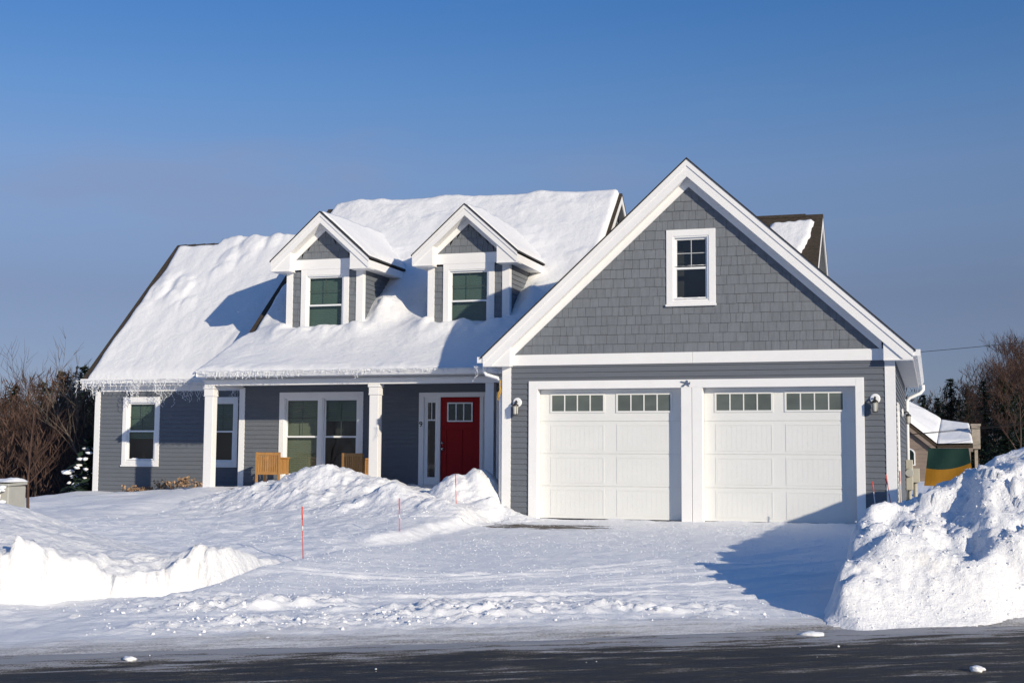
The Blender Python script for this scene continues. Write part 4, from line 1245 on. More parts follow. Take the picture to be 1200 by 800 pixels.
def rear_thick(X, Y):
    e = sstep(.0, .10, .40 - np.abs(X - 4.62 - .30 * (Y - 7.8) - .18 * fbm(X * 2, Y * 2, 3, 221)) * .78) * sstep(8.28, 8.15, Y + .2 * fbm(X * 2, Y * 2, 3, 222)) * sstep(5.2, 5.6, Y)
    return (.09 + .04 * fbm(X * 2, Y * 2, 3, 223)) * e
roof_patch(3.0, 5.40, 5.2, 8.5, .05, lambda X, Y: 7.10 - .846 * (8.5 - Y), rear_thick, 'roof_snow', 'ragged snow patch on the brown rear roof, right of the garage gable')
for cx, lab in ((DX[0], 'snow on the sloping roof of the left dormer'), (DX[1], 'snow on the sloping roof of the right dormer')):
    def db(X, Y, cx=cx): return 6.86 - .89 * np.abs(X - cx)
    def dt(X, Y, cx=cx):
        e = edge_t(X, Y, cx - 1.2, cx + 1.24, 3.80 + .05 * fbm(X * 2, X * 0, 2, 231), 7.6, .12)
        return (.085 + .05 * fbm(X * 1.2, Y * 1.2, 3, 232)) * (.45 + .55 * sstep(3.9, 5.0, Y)) * e
    roof_patch(cx - 1.3, cx + 1.3, 3.75, 7.5, .05, db, dt, 'roof_snow', lab)

# rime and snow caught on window sills
def sill_snow(x0, x1, y, z, h, lab):
    xs = np.linspace(x0, x1, 40); vs = np.linspace(0, 1, 6)
    X, V = np.meshgrid(xs, vs)
    H = h * (0.55 + 1.1 * fbm(X * 5, X * 0 + z, 3, 241)) * np.sin(np.pi * np.clip((X - x0) / (x1 - x0), 0.02, .98)) ** .3
    Yv = y - .05 + .05 * np.cos(V * np.pi * .5); Z = z + H * np.sin(V * np.pi * .5)
    Yv = y - .045 * (1 - V)
    Z = z + H * np.sqrt(np.maximum(0, 1 - (1 - V) ** 2))
    return tag(grid_mesh('sill_snow', X, Yv, Z, M_SNOW), lab, 'sill snow')
sill_snow(3.31, 3.97, .012, 4.085, .05, 'thin snow line on the bottom rail of the gable window')
sill_snow(3.32, 3.96, .042, 4.705, .035, 'thin snow line on the middle rail of the gable window')
sill_snow(-11.40, -10.62, YG + .01, 1.035, .05, 'snow in the bottom corner of the left wing window')

# ------------------------------------------------------------------ wall lanterns
def make_lantern(label):
    r = empty('wall_lantern', (0, 0, 0), label, 'wall lantern', 'outdoor lanterns on the garage walls')
    m = MB(); m.lathe((0, 0, .03), [(.088, 0), (.09, .015), (.075, .03), (.03, .034)], 24, 'y'); m.build('mount_plate', M_TRIM2, r, smooth=False)
    a = MB(); a.tube([(0, -.03, .03), (0, -.09, .055), (0, -.13, .03), (0, -.13, -.01)], .017, 8); a.lathe((0, -.13, -.045), [(.062, 0), (.06, .02), (.03, .05), (.012, .058)], 16); a.build('arm', M_DARK, r, smooth=False)
    g = MB(); g.lathe((0, -.13, -.20), [(.040, 0), (.047, .02), (.052, .154)], 16); g.build('glass_shade', M_GLASSW, r, smooth=False)
    b = MB(); b.lathe((0, -.13, -.215), [(.02, 0), (.046, .006), (.046, .016)], 16)
    for k in range(4):
        t = math.pi / 4 + k * math.pi / 2; x, y = .054 * math.cos(t), .054 * math.sin(t)
        b.tube([(x, -.13 + y, -.205), (x, -.13 + y, -.04)], .005, 5)
    b.build('cage', M_DARK, r)
    return r
M_GLASSW = simple('frosted lantern glass', (0.52, 0.51, 0.46), 0.3, 0.5)
l1 = make_lantern('wall lantern left of the left garage door'); l1.location = (.285, -.012, 2.16)
l2 = copy_tree(l1); l2['label'] = 'wall lantern on the siding right of the right garage door'; l2.location = (6.90, -.012, 2.18)
l3 = copy_tree(l1); l3['label'] = 'wall lantern seen edge-on, on the garage side wall'; l3.location = (GX1 + .012, 5.4, 2.12); l3.rotation_euler = (0, 0, math.pi / 2)

# winged ornament between the doors
mb = MB()
def blade(pts, y0, y1): mb.prism([(x, y0, z) for x, z in pts], [(x, y1, z) for x, z in pts])
blade([(-.10, .045), (-.02, .028), (.0, .0), (-.03, .005), (-.10, .02)], -.012, -.004)
blade([(-.095, -.055), (-.05, -.06), (.005, -.01), (.0, .012), (-.04, -.006)], -.0125, -.0045)
blade([(-.02, .02), (.01, .065), (.035, .045), (.03, .0), (.06, -.055), (.035, -.045), (.005, -.02)], -.013, -.003)
blade([(.03, .01), (.075, .03), (.07, -.02)], -.0122, -.005)
o = mb.build('wall_ornament', M_ORNA); o.location = (3.545, -.042, 2.515)
tag(o, 'small slate blue winged ornament on the white post between the garage doors', 'ornament')

# cord hanging at the porch end
mb = MB()
mb.tube([(-.055, -.01, 2.62), (-.07, -.03, 2.55), (-.06, -.03, 2.45), (-.10, -.02, 2.36), (-.115, -.02, 2.28), (-.10, -.02, 2.24)], .012, 6)
mb.tube([(-.06, -.03, 2.5), (-.045, -.03, 2.4), (-.09, -.03, 2.30), (-.12, -.03, 2.27)], .012, 6)
tag(mb.build('hanging_cord', M_CORD, smooth=True), 'ochre cord looped under the elbow of the porch downspout', 'cord')

# ------------------------------------------------------------------ icicle light strings
def icicle_lights(x0, x1, y, z, dl, dens, lab, seed, wig=.05, band=.03):
    R = random.Random(seed); mb = MB()
    n = max(2, int((x1 - x0) / .10))
    for k in range(2):
        pts = [(x0 + (x1 - x0) * i / n, y - R.uniform(0, .015), z + R.uniform(-band, band)) for i in range(n + 1)]
        mb.tube(pts, .0045, 4)
    k = int((x1 - x0) / dens)
    for i in range(k):
        x = x0 + (x1 - x0) * R.random()
        ln = R.uniform(*dl) * (0.45 + 1.1 * float(sstep(-.25, .25, fbm(np.array([x * 1.7]), np.array([seed * 3.1]), 3, seed))[0]))
        zz = z + R.uniform(-band, band)
        p = [(x, y, zz)]
        m = max(2, int(ln / .045))
        for q in range(1, m + 1):
            p.append((x + R.uniform(-wig, wig), y + R.uniform(-.04, .02), zz - ln * q / m + R.uniform(-.012, .012)))
        mb.tube(p, R.uniform(.003, .005), 3, caps=False)
        for q in p[1:]:
            if R.random() < .45: continue
            sz = R.uniform(.005, .013)
            n0 = len(mb.v)
            mb.v += [(q[0] - sz, q[1], q[2]), (q[0], q[1] - sz, q[2]), (q[0] + sz, q[1], q[2]), (q[0], q[1] + sz, q[2]), (q[0], q[1], q[2] + sz * 1.2), (q[0], q[1], q[2] - sz * 1.6)]
            for j in range(4): mb.f += [(n0 + j, n0 + (j + 1) % 4, n0 + 4), (n0 + (j + 1) % 4, n0 + j, n0 + 5)]
    o = mb.build('icicle_lights', M_BULB, fix=False)
    return tag(o, lab, 'light string')
icicle_lights(-12.72, -8.0, 4.335, 3.0, (.08, .42), .032, 'frosty icicle light string hanging under the left wing gutter', 3)
icicle_lights(-7.74, -.52, 1.698, 3.0, (.04, .13), .030, 'frosty icicle light string clinging along the porch gutter', 4, .04, .02)
icicle_lights(-.54, -.46, -.20, 2.86, (.08, .20), .03, 'short tangled icicle light end hanging at the garage gutter corner', 6)

# ------------------------------------------------------------------ porch chairs
def make_chair(label):
    r = empty('porch_chair', (0, 0, 0), label, 'chair', 'slatted wooden porch chairs')
    W, D, H, sh = .27, .46, .80, .42
    for sx in (-1, 1):
        m = MB(); m.box(sx * W - .025, sx * W + .025, -.025, .025, 0, H); m.build('leg', M_WOOD, r, bevel=.004)
        m = MB(); m.box(sx * W - .025, sx * W + .025, D - .025, D + .025, 0, .66); m.build('leg', M_WOOD, r, bevel=.004)
    b = MB()
    b.box(-W + .025, W - .025, -.02, .018, H - .07, H - .005); b.box(-W + .025, W - .025, -.018, .016, .30, .36)
    k = 9
    for i in range(k):
        x = -W + .025 + (2 * W - .05) * (i + .5) / k; b.box(x - .019, x + .019, -.010, .008, .36, H - .07)
    b.build('backrest', M_WOOD, r)
    for sx in (-1, 1):
        m = MB(); m.box(sx * W - .035, sx * W + .035, .0255, D + .06, .661, .69)
        m.box(sx * W - .015, sx * W + .015, .0255, D - .0255, .31, .36)
        for i in range(6):
            y = .0255 + (D - .051) * (i + .5) / 6; m.box(sx * W - .009, sx * W + .009, y - .018, y + .018, .36, .661)
        m.build('armrest', M_WOOD, r)
    s = MB()
    for i in range(5): s.box(-W + .026, W - .026, .03 + i * .085, .03 + i * .085 + .075, sh - .02, sh)
    s.build('seat', M_WOOD, r, bevel=.003)
    return r
c1 = make_chair('slatted wooden porch chair before the left edge of the double window'); c1.location = (-6.38, 2.62, PF + .012); c1.rotation_euler = (0, 0, .06)
c2 = copy_tree(c1); c2['label'] = 'slatted wooden porch chair half buried behind the snow mound, beside the second column'
c2.location = (-4.36, 2.72, PF + .002); c2.rotation_euler = (0, .0, -.28)

# ------------------------------------------------------------------ driveway markers
def make_marker(label, h, white=False):
    r = empty('driveway_marker', (0, 0, 0), label, 'driveway marker', 'orange driveway markers stuck in the snow')
    m = MB(); m.tube([(0, 0, -.3), (0, 0, h)], .0075, 8); m.build('rod', M_REFL if white else M_ORANGE, r, smooth=True)
    m = MB(); m.tube([(0, 0, h - .16), (0, 0, h + .01)], .010, 8); m.build('tip', M_ORANGE, r, smooth=True)
    if not white:
        m = MB(); m.tube([(0, 0, h - .30), (0, 0, h - .24)], .0085, 8); m.build('reflector_band', M_REFL, r, smooth=True)
    return r
def gz(x, y, fn=None):
    a, b = np.array([x]), np.array([y])
    return float(ground_z(a, b)[0]) + (max(0.0, float(fn(a, b)[0])) if fn else 0.0)
mk = []
for (x, y, h, lab, fn, tl, wh) in (
        (.05, -8.6, .68, 'leftmost marker, tallest, standing alone on the lawn', None, (.02, -.03), False),
        (-.12, -4.9, .50, 'marker in the snow just left of the driveway edge, below the middle mound', None, (.0, -.02), False),
        (-.62, -.9, .62, 'marker before the steep snow heap by the red door', pile_c, (-.01, -.04), False),
        (6.98, -2.0, .68, 'pale rod with orange tip leaning before the siding right of the garage doors', right_bank, (0.0, -.10), True),
        (7.22, -2.4, .62, 'all orange rod leaning against the garage corner board', right_bank, (.0, -.13), False),
        (7.33, -1.6, .60, 'orange rod half hidden beside the garage side wall', right_bank, (.0, 0), False)):
    o = make_marker(lab, h, wh); o.location = (x, y, gz(x, y, fn)); o.rotation_euler = (tl[0], tl[1], 0)

# ------------------------------------------------------------------ utility boxes
mt = empty('electric_meter', (GX1 + .02, 8.2, 0), 'beige electric meter box and conduit on the far end of the garage side wall', 'meter box')
m = MB(); m.box(0, .16, -.2, .2, .45, 1.15); m.build('box', M_CREAM, mt, bevel=.015)
m = MB(); m.lathe((.08, -.2, .85), [(.1, 0), (.1, .05), (.085, .09)], 18, 'y'); m.build('meter', M_GREYBOX, mt)
m = MB(); m.box(.03, .30, .30, .75, .62, .95); m.build('junction_box', M_CREAM, mt, bevel=.01)
m = MB(); m.tube([(.08, 0, .45), (.08, 0, -.2)], .04, 8); m.tube([(.2, .5, .62), (.2, .5, -.2)], .05, 8); m.build('conduit', M_CREAM, mt, smooth=True)

CB = (-8.12, -4.3)
cz = gz(*CB)
cab = empty('utility_cabinet', (CB[0], CB[1], cz), 'grey utility cabinet with snow crusted sides at the left lawn edge', 'utility cabinet', rz=.15)
m = MB(); m.box(-.42, .40, -.3, .3, -.1, .58); m.build('cabinet_body', M_GREYBOX, cab, bevel=.02)
m = MB(); m.prism([(-.44, -.33, .58), (.42, -.33, .58), (.42, .32, .60), (-.44, .32, .60)], [(-.44, -.33, .63), (.42, -.33, .63), (.42, .32, .66), (-.44, .32, .66)]); m.build('lid', M_GREYBOX, cab, bevel=.015)
m = MB(); m.box(-.02, .0, -.312, -.3005, .05, .5); m.box(.15, .2, -.32, -.3005, .28, .34); m.build('hasp', M_METAL, cab)
xs = np.linspace(-.45, .43, 24); ys = np.linspace(-.34, .33, 20); X, Yg = np.meshgrid(xs, ys)
Zg = .655 + (.05 + .08 * fbm(X * 3, Yg * 3, 3, 251)) * edge_t(X, Yg, -.45, .43, -.34, .33, .1)
cp = grid_mesh('snow_cap', X, Yg, Zg, M_SNOW); cp.parent = cab
Pc, Sc = [], []
for i in range(60):
    Pc.append((CB[0] + random.uniform(-.42, .42), CB[1] - .33 - .02 * random.random(), cz + random.uniform(.0, .6))); Sc.append(random.uniform(.02, .07))
tag(chunk_mesh('clinging_snow', np.array(Pc), np.array(Sc), M_SNOW, smooth=True), 'blobs of snow stuck to the front of the utility cabinet', 'snow', kind='stuff')

# ------------------------------------------------------------------ trees
def branch_tree(name, H, r0, depth, seed, mat, spread=.55, trunk_name='trunk', crown_name='crown', twig_mat=None, lean=(0, 0), first=.25, nb=(3, 4), twist=1.0, thin=1.0):
    R = random.Random(seed); tr, cr = MB(), MB()
    def grow(p, d, ln, r, lev):
        mb = tr if lev == 0 else cr
        segs = 5 if lev == 0 else 3
        pts = [p.copy()]; rs = [r]; q = p.copy(); dd = d.copy()
        for i in range(segs):
            dd = (dd + Vector((R.uniform(-1, 1), R.uniform(-1, 1), R.uniform(-.3, .6))) * (.10 if lev == 0 else .2) * twist).normalized()
            q = q + dd * ln / segs; pts.append(q.copy()); rs.append(r * (1 - .72 * (i + 1) / segs))
        mb.tube(pts, rs, 6 if lev == 0 else (4 if lev == 1 else 3), caps=False)
        if lev >= depth: return
        k = R.randint(*nb) + (4 if lev == 0 else 1)
        for i in range(k):
            f = R.uniform(first if lev == 0 else .2, 1.0)
            idx = min(int(f * segs), segs - 1); t = f * segs - idx
            b = pts[idx].lerp(pts[idx + 1], t); rr = rs[idx] * (1 - t) + rs[idx + 1] * t
            side = Vector((R.uniform(-1, 1), R.uniform(-1, 1), R.uniform(-.15, .5))).normalized()
            nd = (dd * (1 - spread) + side * spread + Vector((0, 0, .22))).normalized()
            grow(b, nd, ln * R.uniform(.42, .62), max(rr * .62, .006 * thin), lev + 1)
    grow(Vector((0, 0, 0)), Vector((lean[0], lean[1], 1)).normalized(), H * .78, r0, 0)
    e = bpy.data.objects.new(name, None); link(e); e.empty_display_size = .2
    tr.build(trunk_name, mat, e, smooth=True, fix=False)
    cr.build(crown_name, twig_mat or mat, e, smooth=False, fix=False)
    return e

def conifer(H, r, seed, dens=1.0, snow=0.0):
    R = np.random.default_rng(seed); rr = random.Random(seed)
    e = bpy.data.objects.new('evergreen_tree', None); link(e); e.empty_display_size = .2
    t = MB(); t.tube([(0, 0, -.3), (rr.uniform(-.1, .1), 0, H * .5), (0, 0, H)], [H * .022, H * .013, .01], 6); t.build('trunk', M_BARK, e, smooth=True, fix=False)
    V, F = [], []
    lay = int(H * 3.2 * dens)
    for i in range(lay):
        z = H * (.10 + .90 * (i / lay)) ; f = 1 - (i / lay)
        ln0 = r * (f ** .8) * (0.75 + .5 * rr.random()) + .12
        for k in range(rr.randint(5, 8)):
            a = rr.uniform(0, 6.28); ln = ln0 * rr.uniform(.6, 1.1)
            dx, dy = math.cos(a), math.sin(a)
            m = max(4, int(ln * 9))
            for q in range(m):
                s = (q + rr.random()) / m
                for w in range(2):
                    cx = dx * ln * s + rr.uniform(-.16, .16); cy = dy * ln * s + rr.uniform(-.16, .16); cz_ = z + ln * (.12 * s - .30 * s * s) + rr.uniform(-.14, .10)
                    L_ = rr.uniform(.10, .24); wd = rr.uniform(.04, .09)
                    u = Vector((dx + rr.uniform(-.9, .9), dy + rr.uniform(-.9, .9), rr.uniform(-.5, .4))).normalized(); v = u.cross(Vector((rr.uniform(-.5, .5), rr.uniform(-.5, .5), 1))).normalized()
                    n0 = len(V); c = Vector((cx, cy, cz_))
                    V += [tuple(c - u * L_), tuple(c + v * wd), tuple(c + u * L_), tuple(c - v * wd)]
                    F.append((n0, n0 + 1, n0 + 2, n0 + 3))
    np_mesh('crown', np.array(V), np.array(F), M_NEEDLE, e, smooth=False)
    return e

def place(src, first, x, y, z, s, rz, label, cat, group):
    o = src if first else copy_tree(src)
    o.location = (x, y, z); o.scale = (s, s, s); o.rotation_euler = (0, 0, rz)
    return tag(o, label, cat, group)
def fz(x, y): return float(ground_z(np.array([float(x)]), np.array([float(y)]), False)[0])

# left: evergreens behind a brown thicket
def lx(px_slope, Y): return 7.855 + px_slope * (Y + 24.48)
con = [conifer(7.2, 2.6, 31, 1.2), conifer(6.4, 2.9, 32, 1.2)]
LE = [(-.800, 22, .80, 0, 'dark evergreen at the far left edge behind the bare thicket'), (-.775, 30, 1.10, 1, 'broad dark evergreen rising behind the sapling'),
      (-.748, 24, .90, 0, 'narrow dark evergreen midway between sapling and wing corner'), (-.728, 33, 1.22, 1, 'tallest dark evergreen beside the left wing eave'),
      (-.705, 27, 1.02, 0, 'dark evergreen partly hidden by the left wing corner'), (-.83, 34, 1.15, 1, 'dark evergreen at the left picture edge, farther back'), (-.685, 36, 1.1, 0, 'dark evergreen mostly hidden behind the left wing')]
used = [False, False]
for i, (sl, Y, s, k, lab) in enumerate(LE):
    x = lx(sl, Y)
    place(con[k], not used[k], x, Y, fz(x, Y) - .2, s, i * 1.3, lab, 'evergreen tree', 'evergreens left of the house'); used[k] = True
bare = [branch_tree('bare_tree', 5.2, .075, 4, 41, M_BARK, twig_mat=M_TWIG), branch_tree('bare_tree', 4.2, .06, 4, 42, M_BARK, .62, twig_mat=M_TWIG, first=.1)]
used = [False, False]
LB_ = [(-.795, 8, .60, 0, 'leafless brown tree at the left edge behind the utility cabinet'), (-.770, 11, .74, 1, 'bushy leafless tree just left of the sapling'), (-.750, 6, .62, 1, 'bushy leafless tree directly behind the sapling'),
       (-.742, 14, .80, 0, 'tall leafless tree with twiggy top right of the sapling'), (-.727, 9, .68, 1, 'bushy leafless tree between sapling and snowy shrub'), (-.712, 12, .74, 0, 'leafless tree close to the left wing corner'), (-.697, 8.5, .66, 1, 'bushy leafless tree touching the left wing wall'), (-.815, 13, .80, 0, 'leafless tree cropped by the left picture edge')]
for i, (sl, Y, s, k, lab) in enumerate(LB_):
    x = lx(sl, Y)
    place(bare[k], not used[k], x, Y, fz(x, Y) - .1, s, i * 2.1, lab, 'bare tree', 'bare trees left of the house'); used[k] = True
pt = branch_tree('leaning_tree', 3.6, .035, 3, 47, M_PALEBARK, .5, lean=(-.35, 0), twig_mat=M_PALEBARK)
x = -13.3; place(pt, True, x, 6.2, fz(x, 6.2) - .1, 1.0, .3, 'pale leaning bare tree rising by the left wing corner', 'bare tree', None)
sap = branch_tree('young_tree', 2.7, .032, 3, 51, M_TWIG, .5, twig_mat=M_TWIG, first=.3, thin=.6)
x, y = -8.42, -3.0; place(sap, True, x, y, fz(x, y) - .1, 1.0, 0, 'slender bare sapling standing at the left lawn edge', 'young tree', None)

def thicket(name, n, box, hh, mat, lab, seed, leaf=.16, hfun=None):
    R = np.random.default_rng(seed)
    V = []
    x = R.uniform(box[0], box[1], n); y = R.uniform(box[2], box[3], n)
    h = hh[0] + (hh[1] - hh[0]) * (0.6 + 0.9 * fbm(x * .45, y * .45, 3, seed))
    if hfun: h = h * hfun(x)
    z0 = ground_z(x, y, False)
    z = z0 + h * R.uniform(0, 1, n) ** .8
    u = R.normal(0, .5, (n, 3)); u[:, 2] = np.abs(u[:, 2]) + .7; u /= np.linalg.norm(u, axis=1)[:, None]
    v = np.cross(u, R.normal(0, 1, (n, 3))); v /= np.linalg.norm(v, axis=1)[:, None]
    L_ = R.uniform(.3, 1.0, n)[:, None] * leaf * 3; W = R.uniform(.03, .10, n)[:, None] * leaf * 3
    c = np.stack([x, y, z], -1)
    V = np.stack([c - u * L_, c + v * W, c + u * L_, c - v * W], 1).reshape(-1, 3)
    F = np.arange(n * 4).reshape(n, 4)
    return tag(np_mesh(name, V, F, mat, None, False), lab, 'brush', kind='stuff')
thicket('brush', 90000, (-32, -14.6, 5.5, 26), (1.6, 4.0), M_TWIG, 'mass of bare brown brush beyond the left lawn edge', 61, .075)
thicket('far_wood', 40000, (-110, -22, 38, 70), (5.0, 8.5), M_WOODS, 'distant dark wood behind the house on the left', 62, .22)
thicket('far_wood', 130000, (-22, 60, 78, 118), (6, 10.5), M_WOODS, 'distant dark wood beyond the neighbouring house', 63, .15, lambda x: np.clip(.60 + (x - 7.5) * .055, .6, 1.1))

# snowy shrub near the wing corner
x, y = -12.75, 5.2
sh = conifer(1.7, .7, 71, 1.3); place(sh, True, x, y, fz(x, y) - .15, 1.0, 0, 'small dark evergreen shrub holding snow clumps near the wing corner', 'shrub', None)
sh.name = 'evergreen_shrub'
R_ = np.random.default_rng(8)
n = 34; a = R_.uniform(0, 6.28, n); zz = R_.uniform(.2, 1.4, n); rad = .62 * (1 - zz / 2.0) * R_.uniform(.6, 1.0, n)
P = np.stack([x + rad * np.cos(a) - .25 * (zz < .7), y + rad * np.sin(a) - .15, fz(x, y) + zz * .85], -1)
tag(chunk_mesh('clinging_snow', P, R_.uniform(.03, .11, n) , M_SNOW, .6, True, .4), 'white clumps of snow caught on the small evergreen shrub', 'snow', kind='stuff')
# dry plants at the wing wall
def dry_plant(x, y, w, h, lab, seed):
    R = random.Random(seed)
    e = empty('dried_plant', (x, y, fz(x, y) - .03), lab, 'dried plant', 'dried plants at the wing wall')
    s, l = MB(), MB()
    for i in range(26):
        a = (R.uniform(-w, w), R.uniform(-.2, .2), 0); b = (a[0] + R.uniform(-.18, .18), a[1] + R.uniform(-.15, .15), h * R.uniform(.5, 1.1))
        s.tube([a, ((a[0] + b[0]) / 2 + .02, a[1], b[2] * .55), b], [.006, .005, .003], 3, caps=False)
        for k in range(9):
            c = Vector((b[0] + R.uniform(-.07, .07), b[1] + R.uniform(-.06, .06), b[2] * R.uniform(.5, 1.1)))
            u = Vector((R.uniform(-1, 1), R.uniform(-1, 1), R.uniform(-1, 1))).normalized() * R.uniform(.02, .05); v = u.orthogonal().normalized() * .025
            l.quad(c - u, c + v, c + u, c - v)
    s.build('stems', M_TWIG, e, fix=False); l.build('dry_leaves', M_DRYLEAF, e, fix=False)
dry_plant(-9.55, 4.15, .55, .34, 'larger tuft of dried tan leaves below the blue shaded siding', 81)
dry_plant(-10.7, 4.2, .35, .20, 'small tuft of dried leaves below the left wing window', 82)

# right background
def rx(px_slope, Y): return 7.855 + px_slope * (Y + 24.48)
# slopes: px 1080 -> about -.009, px 1200 -> .063
con2 = conifer(8.6, 3.0, 91, 1.25)
RE = [(-.006, 62, .60, 'dark pine just right of the garage gutter'), (.004, 70, .62, 'dark pine between the garage gutter and the pointed pine'), (.013, 66, .74, 'pointed dark pine above the neighbouring roof'), (.024, 72, .70, 'dark pine behind the neighbouring chimney'),
      (.035, 64, .70, 'dark evergreen under the bare crowns on the right'), (.048, 60, .72, 'dark evergreen right of the neighbouring house'), (.060, 58, .70, 'dark evergreen at the right picture edge'), (.072, 62, .85, 'dark evergreen cropped by the right picture edge'), (-.02, 68, .6, 'dark pine mostly hidden by the garage')]
for i, (sl, Y, s, lab) in enumerate(RE):
    x = rx(sl, Y); place(con2, i == 0, x, Y, fz(x, Y) - .3, s, i * .9, lab, 'evergreen tree', 'evergreens right of the house')
bt = branch_tree('tall_bare_tree', 12.5, .20, 4, 95, M_BARK, .5, twig_mat=M_TWIG, first=.2, nb=(4, 6), thin=2.6)
RB_ = [(.040, 60, .42, 'tall leafless tree right of the neighbouring chimney'), (.051, 64, .48, 'tall leafless tree, second from the right picture edge'), (.064, 61, .54, 'tallest leafless tree at the right picture edge'), (.030, 68, .38, 'shorter leafless tree behind the neighbouring chimney'), (.058, 50, .40, 'leafless tree above the right snow bank')]
for i, (sl, Y, s, lab) in enumerate(RB_):
    x = rx(sl, Y); place(bt, i == 0, x, Y, fz(x, Y) - .3, s, i * 1.7, lab, 'bare tree', 'bare trees right of the house')

# neighbouring house
nb = empty('neighbor_house', (7.0, 34, .5), 'tan neighbouring house with snow covered gable roof beyond the garage', 'house')
def nbuild(mb, name, mat, parent=None): return mb.build(name, mat, parent or nb, off=(7.0, 34, .5))
# gable end faces the camera; right roof slope shows, a lower ell runs to the right
pk, eb = (5.2, 4.85), (8.02, 1.75)          # (x,z) peak and right eave
w = MB()
w.prism([(2.6, 30.1, .2), (7.75, 30.1, .2), (7.75, 30.1, 1.75), (5.3, 30.1, 3.75), (2.6, 30.1, 1.6)], [(2.6, 37.5, .2), (7.75, 37.5, .2), (7.75, 37.5, .9), (5.3, 37.5, 1.0), (2.6, 37.5, .9)])
siding(w, cst(2.6), cst(7.75), .2, 1.75, front(30.09), course=.15); siding(w, lambda z: 5.3 - (3.72 - z) / .8, lambda z: 5.3 + (3.72 - z) / .82, 1.75, 3.7, front(30.09), course=.15)
nbuild(w, 'wall', M_TAN)
w = MB(); w.box(7.76, 9.25, 30.3, 37.4, .2, 1.6); nbuild(w, 'ell_wall', M_TAN)
def slab_roof(name, q, th, mat, parent):
    q = [Vector(p) for p in q]; nn = (q[1] - q[0]).cross(q[3] - q[0]).normalized()
    if nn.z < 0: nn = -nn
    m = MB(); m.prism([p - nn * th for p in q], q); return nbuild(m, name, mat, parent), nn
RQ = [(5.30, 30, 3.98), (8.01, 30, 1.74), (8.21, 33.5, 2.73), (5.16, 33.5, 4.42)]
EQ = [(8.012, 30, 1.735), (9.33, 30, 1.76), (9.30, 33.5, 2.55), (8.213, 33.5, 2.725)]
nr, _ = slab_roof('roof', RQ, .12, M_ROOF, nb)
slab_roof('ell_roof', EQ, .12, M_ROOF, nb)
slab_roof('rear_roof', [(5.16, 33.52, 4.40), (8.21, 33.52, 2.71), (8.0, 38, .9), (4.8, 38, 1.6)], .12, M_ROOF, nb)
slab_roof('rear_roof', [(8.213, 33.52, 2.70), (9.30, 33.52, 2.53), (9.3, 38, .9), (8.01, 38, .9)], .12, M_ROOF, nb)
slab_roof('rear_roof', [(5.29, 30, 3.96), (5.14, 33.5, 4.40), (4.8, 38, 1.6), (2.4, 33, 1.6)], .12, M_ROOF, nb)
f = MB(); f.prism([(5.30, 29.93, 3.85), (8.02, 29.93, 1.60), (8.02, 29.93, 1.44), (5.30, 29.93, 3.69)], [(5.30, 29.99, 3.85), (8.02, 29.99, 1.60), (8.02, 29.99, 1.44), (5.30, 29.99, 3.69)]); nbuild(f, 'rake_board', M_TAN, nr)
f = MB(); f.box(8.03, 9.33, 29.95, 30.0, 1.50, 1.64); nbuild(f, 'fascia', M_TAN, nr)
c = MB(); c.box(9.32, 9.64, 31.2, 31.6, 1.62, 2.52); c.box(9.29, 9.67, 31.17, 31.63, 2.52, 2.60); c.box(9.42, 9.54, 31.3, 31.4, .3, 1.61); nbuild(c, 'chimney', M_BRICK, nr)
wn = MB()
prof = [(6.75, .95), (7.2, .95), (7.2, 1.42)] + [(6.975 + .225 * math.cos(t), 1.42 + .2 * math.sin(t)) for t in np.linspace(.2, math.pi - .2, 7)] + [(6.75, 1.42)]
wn.extrude_y(prof, 29.99, 30.06); wo = nbuild(wn, 'window', M_TRIM)
p2 = [(6.80, 1.0), (7.15, 1.0), (7.15, 1.40)] + [(6.975 + .175 * math.cos(t), 1.40 + .16 * math.sin(t)) for t in np.linspace(.2, math.pi - .2, 7)] + [(6.80, 1.40)]
pn = MB(); pn.extrude_y(p2, 29.975, 29.989); nbuild(pn, 'pane', G_TEAL, wo)
def snow_slab(q, th, label):
    """snow blanket following a roof quad, thinning at its rim"""
    q = [Vector(p) for p in q]; nn = (q[1] - q[0]).cross(q[3] - q[0]).normalized()
    if nn.z < 0: nn = -nn
    uu, vv = np.meshgrid(np.linspace(0, 1, 40), np.linspace(0, 1, 30))
    P = [(q[0][k] * (1 - uu) + q[1][k] * uu) * (1 - vv) + (q[3][k] * (1 - uu) + q[2][k] * uu) * vv for k in range(3)]
    T = (th + .05 * fbm(P[0] * 1.3, P[1] * 1.3, 3, 261)) * edge_t(uu, vv, 0, 1, 0, 1, .08) + .004
    return tag(grid_mesh('roof_snow', P[0] + nn.x * T, P[1] + nn.y * T, P[2] + nn.z * T + .07, M_ROOFSNOW), label, 'roof snow')
snow_slab(RQ, .13, 'smooth snow on the steep roof slope of the neighbouring house')
snow_slab(EQ, .11, 'smooth snow on the low ell roof beside the neighbouring chimney')

